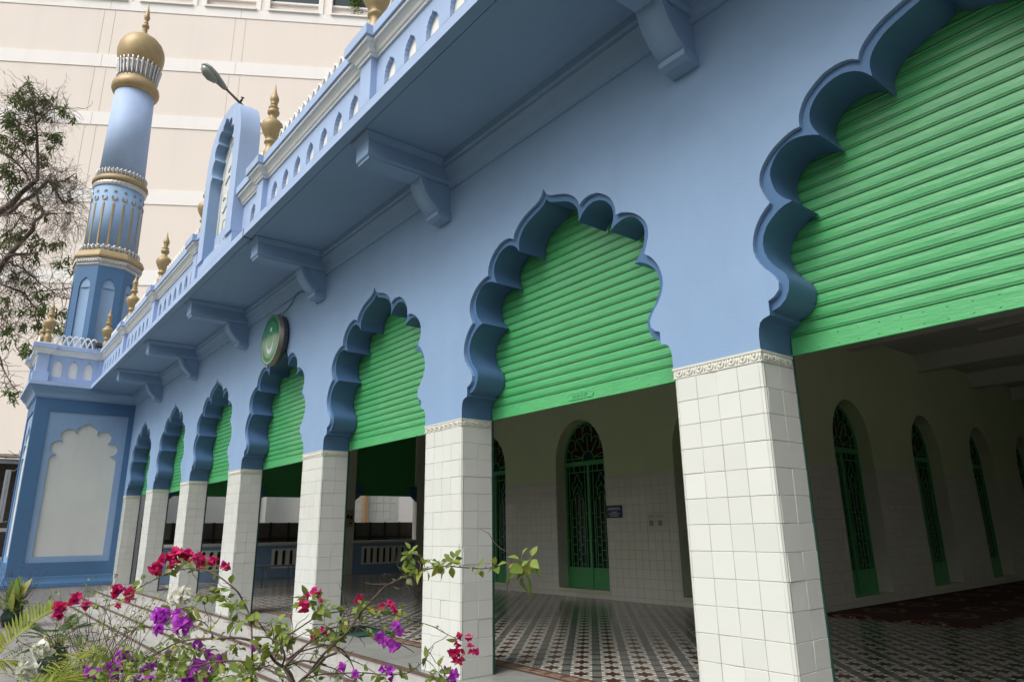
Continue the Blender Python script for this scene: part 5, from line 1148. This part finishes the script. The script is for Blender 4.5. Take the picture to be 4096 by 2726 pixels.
for fr_, d, mk, L_ in FL:
    k = fr_(1, 0)[0]-fr_(0, 0)[0]
    for x, y, r in L_:
        dd_ = d+rp.uniform(-.05, .05); c = at(*fr_(x, y), dd_); R = r*k*dd_/FPX; BL = min(.036, R*1.05); mb = MB(); n = max(4, min(22, int((R/.017)**2*4.5)))
        for i in range(n):
            o = rv(); o = (o-_f*.6*abs(o.dot(_f))).normalized(); p = c+o*max(0, R-BL*.75)*(.35+.65*rp.random()) if n > 2 else c+o*R*.25
            bract(mb, p, (o*1.0+Vector((0, 0, .25))-_f*.35), BL*rp.uniform(.9, 1.25))
        fo = mb.build('flower_cluster', M[mk], bush, norm=False); fo['label'] = {'mag': 'magenta bracts', 'pur': 'purple bracts', 'wht': 'white bracts'}[mk]
# --- areca palm, lower left foreground
palm = empty('palm_plant', at(-150, 3400, 2.6), 'feathery yellow green palm fronds reaching in at the lower left corner', 'palm')
def frond(P, d0, d1, n, LL, up=.5, droop=.3, mat='palm', w=.016):
    pts = cr([tuple(at(*SF(x, y), d0+(d1-d0)*i/(len(P)-1))) for i, (x, y) in enumerate(P)], 6); m = len(pts); mb = MB()
    mb.tube(pts, [.0045*(1-.7*i/(m-1)) for i in range(m)], 6)
    for i in range(n):
        t = .08+.92*i/n; q = t*(m-1); j = min(m-2, int(q)); p = Vector(pts[j]).lerp(Vector(pts[j+1]), q-j); tan = (Vector(pts[j+1])-Vector(pts[j])).normalized()
        sd = tan.cross(Vector((0, 0, 1))).normalized()
        for s in (-1, 1):
            L = LL*(1-.45*abs(t-.45)*1.6)*rp.uniform(.85, 1.1); d = (tan*.75+sd*s*.8+Vector((0, 0, up+rp.gauss(0, .15)))).normalized()
            e = d.cross(Vector((0, 0, 1))).normalized()*w*.5; vs = []
            for k, (tt, ww) in enumerate(((0, .4), (.3, 1), (.65, .85), (1, .05))):
                c = p+d*L*tt-Vector((0, 0, 1))*L*droop*tt*tt; vs += [c-e*ww, c+Vector((0, 0, -.002))*ww, c+e*ww]
            mb.add(vs, [f for k in range(3) for f in ((3*k, 3*k+1, 3*k+4, 3*k+3), (3*k+1, 3*k+2, 3*k+5, 3*k+4))], True)
    mb.build('frond', M[mat], palm, norm=False)
frond([(-160, 1500), (0, 1290), (100, 1190), (220, 1090), (350, 990), (480, 920), (560, 900)], 2.5, 2.9, 24, .125, .75, .1, w=.010)
frond([(-100, 1900), (120, 1720), (330, 1620), (560, 1570), (800, 1560), (980, 1600)], 2.0, 2.3, 46, .16, .40, .35, w=.008)
frond([(300, 1900), (430, 1640), (560, 1480), (700, 1350), (830, 1270)], 2.1, 2.5, 40, .14, .2, .35, w=.007)
frond([(-260, 1450), (-100, 1400), (50, 1370), (170, 1390), (230, 1430)], 2.6, 2.7, 22, .11, .0, .5, w=.009)
# --- potted plants on the paving
def pot_mesh(mb, r, h): mb.lathe([(r*.62, 0), (r*.78, h*.1), (r, h*.45), (r*.98, h*.62), (r*.78, h*.86), (r*.84, h*.93), (r*.95, h), (r*.82, h), (r*.74, h*.88)], (0, 0, 0), 28)
def potted(name, loc, r, h, label, cat='potted plant'):
    e = empty(name, loc, label, cat, 'pots along the foot of the minaret'); mb = MB(); pot_mesh(mb, r, h); mb.v = [(v[0]+loc[0], v[1]+loc[1], v[2]+loc[2]) for v in mb.v]; mb.build('pot', M['potg'], e)
    MB().lathe([(0.001, 0), (r*.78, 0)], (loc[0], loc[1], loc[2]+h*.88), 20).build('soil', M['soil'], e); return e
P1 = (-15.6, -2.16, -.56)
e1 = potted('potted_shrub', P1, .21, .33, 'tall broad leaved plant and bare twigs in a dark green pot by the plinth')
mb = MB(); c = Vector(P1)+Vector((0, 0, .32))
for i in range(18):
    a = rp.uniform(0, 6.3); d = Vector((math.cos(a)*.35, math.sin(a)*.35, 1)).normalized(); b_ = c+Vector((rp.gauss(.35, .10), rp.gauss(.0, .06), rp.uniform(.0, .25))); leaf(mb, b_, d, -_f+Vector((0, 0, .3)), rp.uniform(.34, .52), rp.uniform(.12, .17), .12, .25)
mb.build('broad_leaf', M['leafb'], e1, norm=False)
mb = MB(); tl = MB()
for i in range(40):
    q = c+Vector((rp.gauss(.15, .08), rp.gauss(0, .05), 0)); d = Vector((rp.gauss(0, .35), rp.gauss(0, .3), 1)).normalized(); pp = [q]
    for s in range(9): d = (d+rv()*.30).normalized(); q = q+d*rp.uniform(.08, .13); pp.append(q)
    mb.tube(pp, [.006-.0055*k/9 for k in range(10)], 4, False)
    for k in range(2, 10):
        if rp.random() < .5: leaf(tl, pp[k], rv(), rv(), .03, .015)
        if rp.random() < .5: mb.tube([pp[k], pp[k]+rv()*.10], [.0018, .0006], 3, False)
mb.build('twigs', M['bark'], e1, norm=False); tl.build('small_leaf', M['leafd'], e1, norm=False)
mb = MB()
for i in range(170): leaf(mb, c+Vector((rp.gauss(.05, .24), rp.gauss(0, .18), abs(rp.gauss(-.02, .12)))), rv()+Vector((0, 0, .3)), Vector((0, 0, 1))+rv()*.6, rp.uniform(.06, .12), rp.uniform(.03, .05))
mb.build('low_foliage', M['leaf'], e1, norm=False)
P2 = (-9.15, -2.12, -.56)
e2 = potted('potted_philodendron', P2, .19, .32, 'dark lobed leaf philodendron bursting from a green pot before the steps')
def lobed(mb, p, d, n, L, w):
    d = d.normalized(); s_ = d.cross(n).normalized(); n = s_.cross(d); k = 9
    for i in range(k):
        t = .12+.86*i/k; c = p+d*L*t-n*L*.25*t*t; ww = w*math.sin(PI*min(1, .12+t*.9))**.7
        for s in (-1, 1):
            e = c+s_*s*ww*.5+d*L*.05-n*ww*.12; mb.add([c-d*L*.035, c+d*L*.035, e+d*L*.028, e-d*L*.012], [(0, 1, 2, 3)])
    mb.add([p-s_*.003, p+s_*.003, p+d*L-n*L*.25], [(0, 1, 2)])
mb = MB(); stx = MB(); c = Vector(P2)+Vector((0, 0, .30))
for i in range(46):
    a = rp.uniform(0, 6.3); el = rp.uniform(.05, 1.1); d = Vector((math.cos(a)*math.cos(el), math.sin(a)*math.cos(el), math.sin(el))); L1 = rp.uniform(.22, .42); m1 = c+d*L1*.5+Vector((0, 0, .04)); p = c+d*L1
    stx.tube([c, m1, p], [.005, .004, .003], 4, False); lobed(mb, p, (d+Vector((0, 0, -.35))), Vector((0, 0, 1))+d*.2, rp.uniform(.20, .30), rp.uniform(.11, .15))
mb.build('lobed_leaf', M['leafd'], e2, norm=False); stx.build('leaf_stalk', M['leaf'], e2, norm=False)
# fine yellow-green ground shrub between pot and bush
gsh = empty('small_leaf_shrub', at(*SF(820, 1500), 4.2), 'airy thorny shrub with tiny yellow green leaves below the magenta blooms', 'shrub')
mb = MB(); tl = MB()
for i in range(60):
    q = at(*SF(rp.uniform(600, 1080), 1750), rp.uniform(3.9, 4.5)); q.z = max(q.z, -.56); d = Vector((rp.gauss(0, .4), rp.gauss(0, .4), 1)).normalized(); pp = [q]
    for s in range(11): d = (d+rv()*.38+Vector((0, 0, .04))).normalized(); q = q+d*rp.uniform(.05, .085); pp.append(q)
    mb.tube(pp, [.004-.0034*k/11 for k in range(12)], 3, False)
    for k in range(4, 12):
        for _ in range(2):
            if rp.random() < .55: leaf(tl, pp[k]+rv()*.015, rv(), Vector((0, 0, 1))+rv(), rp.uniform(.016, .030), rp.uniform(.010, .018))
mb.build('twigs', M['bark'], gsh, norm=False); tl.build('foliage', M['leafy'], gsh, norm=False)
lsh = empty('left_edge_plant', (-15.5, -2.9, -.56), 'pale green leafy plant at the very left edge beside the dark pot', 'plant')
mb = MB(); tl = MB()
for i in range(26):
    q = Vector((-15.5+rp.gauss(0, .2), -2.80+rp.gauss(0, .12), -.56)); d = Vector((rp.gauss(0, .25), rp.gauss(0, .25), 1)).normalized(); pp = [q]
    for s in range(8): d = (d+rv()*.2).normalized(); q = q+d*.10; pp.append(q)
    mb.tube(pp, .004, 3, False)
    for k in range(4, 9):
        for _ in range(3): leaf(tl, pp[k], rv()+Vector((0, 0, -.4)), Vector((0, 0, 1))+rv()*.5, rp.uniform(.10, .16), rp.uniform(.03, .045))
mb.build('twigs', M['bark'], lsh, norm=False); tl.build('foliage', M['leafy'], lsh, norm=False)
# --- tree behind the minaret base
T1 = lambda x, y: (x/2.24, 300+y/2.24); T2 = lambda x, y: (x/2.24, 1000+y/2.24)
TD = 25.5
rt_ = random.Random(21)
base = at(-420, 2900, TD); base.z = -.56
tree = empty('tree', base, 'sparse tree with bare twig tangles and dark leaf tufts left of the minaret', 'tree')
tk = MB(); tw_ = MB(); cw = MB()
trunk = [base, at(*T1(-700, 2600), TD), at(*T1(-520, 1900), TD), at(*T1(-300, 1500), TD), at(*T1(0, 1220), TD)]
TB = [(T1, .26, .10, [(-300, 1500), (0, 1225), (100, 1160), (200, 1050), (340, 935)], 0), (T1, .13, .07, [(-200, 1300), (0, 1250), (90, 1230), (200, 1130), (290, 1080), (400, 980), (450, 960), (560, 1130), (650, 1110)], .6),
 (T1, .10, .03, [(335, 940), (340, 800), (335, 650), (330, 520), (320, 400), (300, 280), (290, 180)], 0), (T1, .17, .06, [(-60, 1760), (60, 1640), (120, 1568), (200, 1480), (290, 1390), (310, 1310), (380, 1250), (350, 1150), (310, 1010)], -.4),
 (T2, .17, .05, [(-120, 330), (0, 170), (40, 90), (100, 45), (250, 35), (340, 20)], -.4), (T2, .08, .035, [(-100, 290), (0, 300), (100, 340), (220, 390), (260, 450), (330, 530), (380, 590), (440, 640)], .3), (T2, .05, .02, [(40, 80), (100, 120), (200, 160), (290, 230), (350, 290), (450, 355), (550, 430), (630, 435)], .5), (T2, .03, .015, [(450, 355), (560, 360), (650, 330)], .5),
 (T2, .05, .02, [(-60, 540), (0, 570), (60, 650), (130, 710)], 0), (T2, .05, .015, [(-30, 900), (0, 960), (30, 1060), (80, 1160), (120, 1220), (170, 1270)], 0), (T1, .08, .03, [(-50, 650), (0, 680), (100, 740), (190, 830), (240, 900), (270, 960)], .2), (T1, .05, .03, [(180, 660), (250, 740), (320, 820)], 0), (T1, .05, .015, [(390, 1240), (520, 1240), (700, 1240)], 0), (T1, .04, .015, [(480, 960), (600, 940), (680, 880), (690, 1000)], 0), (T1, .05, .02, [(340, 600), (280, 480), (150, 420), (60, 330)], .2), (T1, .04, .015, [(335, 430), (420, 330), (520, 300), (600, 280)], -.2), (T1, .03, .01, [(300, 250), (300, 130), (250, 60)], 0), (T2, .04, .02, [(340, 540), (350, 650), (340, 780)], 0), (T1, .04, .015, [(335, 540), (450, 560), (540, 590)], 0), (T1, .05, .02, [(0, 1260), (150, 1245), (240, 1280)], 0), (T1, .06, .02, [(-80, 1000), (20, 900), (60, 840), (90, 780)], .4), (T2, .05, .02, [(-80, 700), (10, 700), (80, 780)], .4), (T2, .05, .02, [(-50, 80), (-10, 0), (40, -80), (120, -110)], 0), (T1, .06, .03, [(-80, 1560), (20, 1440), (120, 1370), (200, 1240)], .3)]
tk.tube(cr([tuple(p) for p in trunk[:-1]], 4)+[tuple(at(*T1(-300, 1500), TD))], [.34]*12+[.28, .26], 9) if False else tk.tube([base, at(*T1(-600, 2500), TD), at(*T1(-520, 1900), TD), at(*T1(-300, 1500), TD)], [.36, .32, .29, .26], 9)
for fr_, r0, r1, P, dz in TB:
    pts = cr([tuple(at(*fr_(x, y), TD+dz+.25*math.sin(i+x*.02))) for i, (x, y) in enumerate(P)], 4); n = len(pts)
    tk.tube(pts, [(r0+(r1-r0)*i/(n-1))*.62 for i in range(n)], 7)
    for i in range(2, n):
        if rt_.random() < .8:
            for _ in range(2):
                q = Vector(pts[i]); d = (rv(rt_)+Vector((0, 0, .1))).normalized(); pp = [q]
                for s in range(rt_.randint(4, 9)): d = (d+rv(rt_)*.55).normalized(); q = q+d*rt_.uniform(.10, .20); pp.append(q)
                tw_.tube(pp, [.016*(1-.8*k/len(pp)) for k in range(len(pp))], 3, False)
# bare twig tangle: recursive fans hanging outward
def tangle(c, R, n, dn=-.15, dens=1.):
    for _ in range(int(n*.52)):
        o = rv(rt_); q = c+o*R*rt_.random()**.6; d = (o*.6+rv(rt_)+Vector((0, 0, dn))).normalized(); pp = [q]
        for s in range(rt_.randint(5, 9)): d = (d+rv(rt_)*.45+Vector((0, 0, dn*.6))).normalized(); q = q+d*rt_.uniform(.07, .15); pp.append(q)
        tw_.tube(pp, [.0068*(1-.7*k/len(pp)) for k in range(len(pp))], 3, False)
        for k in range(2, len(pp)-1, 2): tw_.tube([pp[k], pp[k]+rv(rt_)*.14, pp[k]+rv(rt_)*.2+Vector((0, 0, -.05))], [.006, .004, .002], 3, False)
pxk = TD/FPX/2.24
for fr_, x, y, r, n, dn in ((T1, 560, 1060, 200, 300, -.2), (T1, 480, 880, 140, 150, 0), (T1, 600, 1280, 150, 150, -.5), (T1, 350, 900, 150, 110, 0), (T1, 200, 1250, 180, 110, -.3), (T1, 330, 330, 210, 190, .2), (T1, 150, 330, 150, 70, .1), (T1, 450, 400, 140, 90, .1), (T2, 300, 100, 150, 110, -.4), (T2, 200, 300, 150, 110, -.3), (T2, 150, 520, 150, 90, -.3), (T2, 550, 260, 90, 25, -.2), (T2, 60, 1000, 80, 14, 0), (T2, 100, 200, 140, 80, -.3), (T1, 150, 600, 150, 90, 0), (T1, 100, 900, 150, 90, -.1), (T1, 500, 1430, 120, 60, -.5)):
    tangle(at(*fr_(x, y), TD+rt_.uniform(-.4, .4)), r*pxk, n, dn)
def tuft(p, n, L, s=.16):
    for _ in range(n):
        d = (rv(rt_)+Vector((0, 0, -.35))).normalized(); leaf(cw, p+rv(rt_)*s*.4, d, Vector((0, 0, 1))+rv(rt_)*.7, L*rt_.uniform(.7, 1.2), L*.26, .1, rt_.uniform(.1, .5))
for fr_, x, y, r, n in ((T1, 250, 230, 130, 34), (T1, 400, 240, 80, 16), (T1, 130, 210, 60, 12), (T1, 330, 330, 120, 16), (T1, 100, 410, 80, 16), (T1, 70, 400, 50, 8), (T1, 200, 520, 130, 18), (T1, 270, 580, 70, 10), (T1, 500, 560, 70, 18), (T1, 440, 640, 40, 5), (T1, 560, 330, 60, 9), (T1, 660, 405, 14, 3), (T1, 150, 640, 90, 12), (T1, 60, 860, 90, 20), (T1, 110, 920, 80, 16), (T1, 400, 790, 40, 8), (T1, 370, 720, 30, 4), (T1, 120, 1020, 60, 8), (T1, 480, 990, 35, 6), (T1, 320, 1180, 40, 6), (T1, 420, 1270, 30, 4), (T1, 20, 650, 70, 10), (T1, 80, 1470, 110, 22), (T1, 200, 1420, 60, 8), (T1, 330, 1500, 90, 14), (T1, 430, 1520, 60, 8), (T1, 530, 1520, 50, 8), (T1, 20, 560, 50, 6), (T1, 290, 1020, 40, 5), (T1, 270, 130, 20, 2), (T1, 255, 70, 12, 2),
    (T2, 380, 400, 60, 14), (T2, 210, 540, 70, 9), (T2, 250, 280, 60, 8), (T2, 120, 230, 60, 8), (T2, 540, 560, 60, 12), (T2, 520, 700, 60, 12), (T2, 560, 740, 35, 6), (T2, 260, 880, 70, 16), (T2, 210, 900, 60, 10), (T2, 320, 680, 50, 8), (T2, 60, 730, 80, 12), (T2, 130, 790, 60, 7), (T2, 40, 860, 20, 3), (T2, 80, 1290, 50, 5), (T2, 140, 1290, 40, 6), (T2, 120, 1350, 30, 4), (T2, 70, 430, 60, 8), (T2, 370, 500, 50, 7), (T2, 600, 110, 40, 6), (T2, 520, 120, 40, 6), (T2, 630, 190, 30, 4), (T2, 300, 60, 90, 10), (T2, 200, 680, 50, 6), (T2, 50, 560, 50, 6), (T2, 20, 100, 40, 6), (T2, 400, 560, 40, 5), (T2, 300, 580, 40, 5)):
    c = at(*fr_(x, y), TD+rt_.uniform(-.4, .4)); R = r*pxk
    for _ in range(n): p = c+rv(rt_)*R*rt_.random()**.5; tuft(p, rt_.randint(5, 9), .22)
tk.build('trunk', M['barkt'], tree, norm=False); tw_.build('twigs', M['barkt'], tree, norm=False); cw.build('crown', M['leaft'], tree, norm=False)
# ================================================================ LIGHT, WORLD, CAMERA
sunv = Vector((.08, -.60, .78)).normalized()
L = bpy.data.lights.new('sun', 'SUN'); L.energy = 1.5; L.angle = math.radians(35); L.color = (1, .96, .90)
lo = bpy.data.objects.new('sun', L); COL.objects.link(lo); lo.rotation_euler = sunv.to_track_quat('Z', 'Y').to_euler()
w = bpy.data.worlds.new('World'); sc.world = w; w.use_nodes = True; nt = w.node_tree; bgn = nt.nodes['Background']
sky = nt.nodes.new('ShaderNodeTexSky'); sky.sky_type = 'NISHITA'; sky.sun_disc = False; sky.sun_elevation = math.asin(sunv.z); sky.sun_rotation = math.atan2(sunv.x, sunv.y); sky.dust_density = 6; sky.air_density = 1.5; sky.ozone_density = 1
hs = nt.nodes.new('ShaderNodeHueSaturation'); hs.inputs['Saturation'].default_value = .30
nt.links.new(sky.outputs[0], hs.inputs['Color']); nt.links.new(hs.outputs[0], bgn.inputs[0]); bgn.inputs[1].default_value = .15
cam = bpy.data.cameras.new('camera'); co = bpy.data.objects.new('camera', cam); COL.objects.link(co); sc.camera = co
Mx = Matrix(((R_.x, U_.x, -_f.x, CAM.x), (R_.y, U_.y, -_f.y, CAM.y), (R_.z, U_.z, -_f.z, CAM.z), (0, 0, 0, 1))); co.matrix_world = Mx
cam.sensor_fit = 'HORIZONTAL'; cam.sensor_width = 36; cam.lens = FPX/PW*36; cam.shift_x = -PPX/PW; cam.shift_y = PPY/PW; cam.clip_end = 1000; cam.clip_start = .05
sc.view_settings.view_transform = 'Standard'; sc.view_settings.look = 'None'; sc.view_settings.exposure = .3; sc.view_settings.gamma = 1
sc.render.engine = 'CYCLES'; sc.cycles.max_bounces = 12; sc.cycles.diffuse_bounces = 8; sc.cycles.use_denoising = True
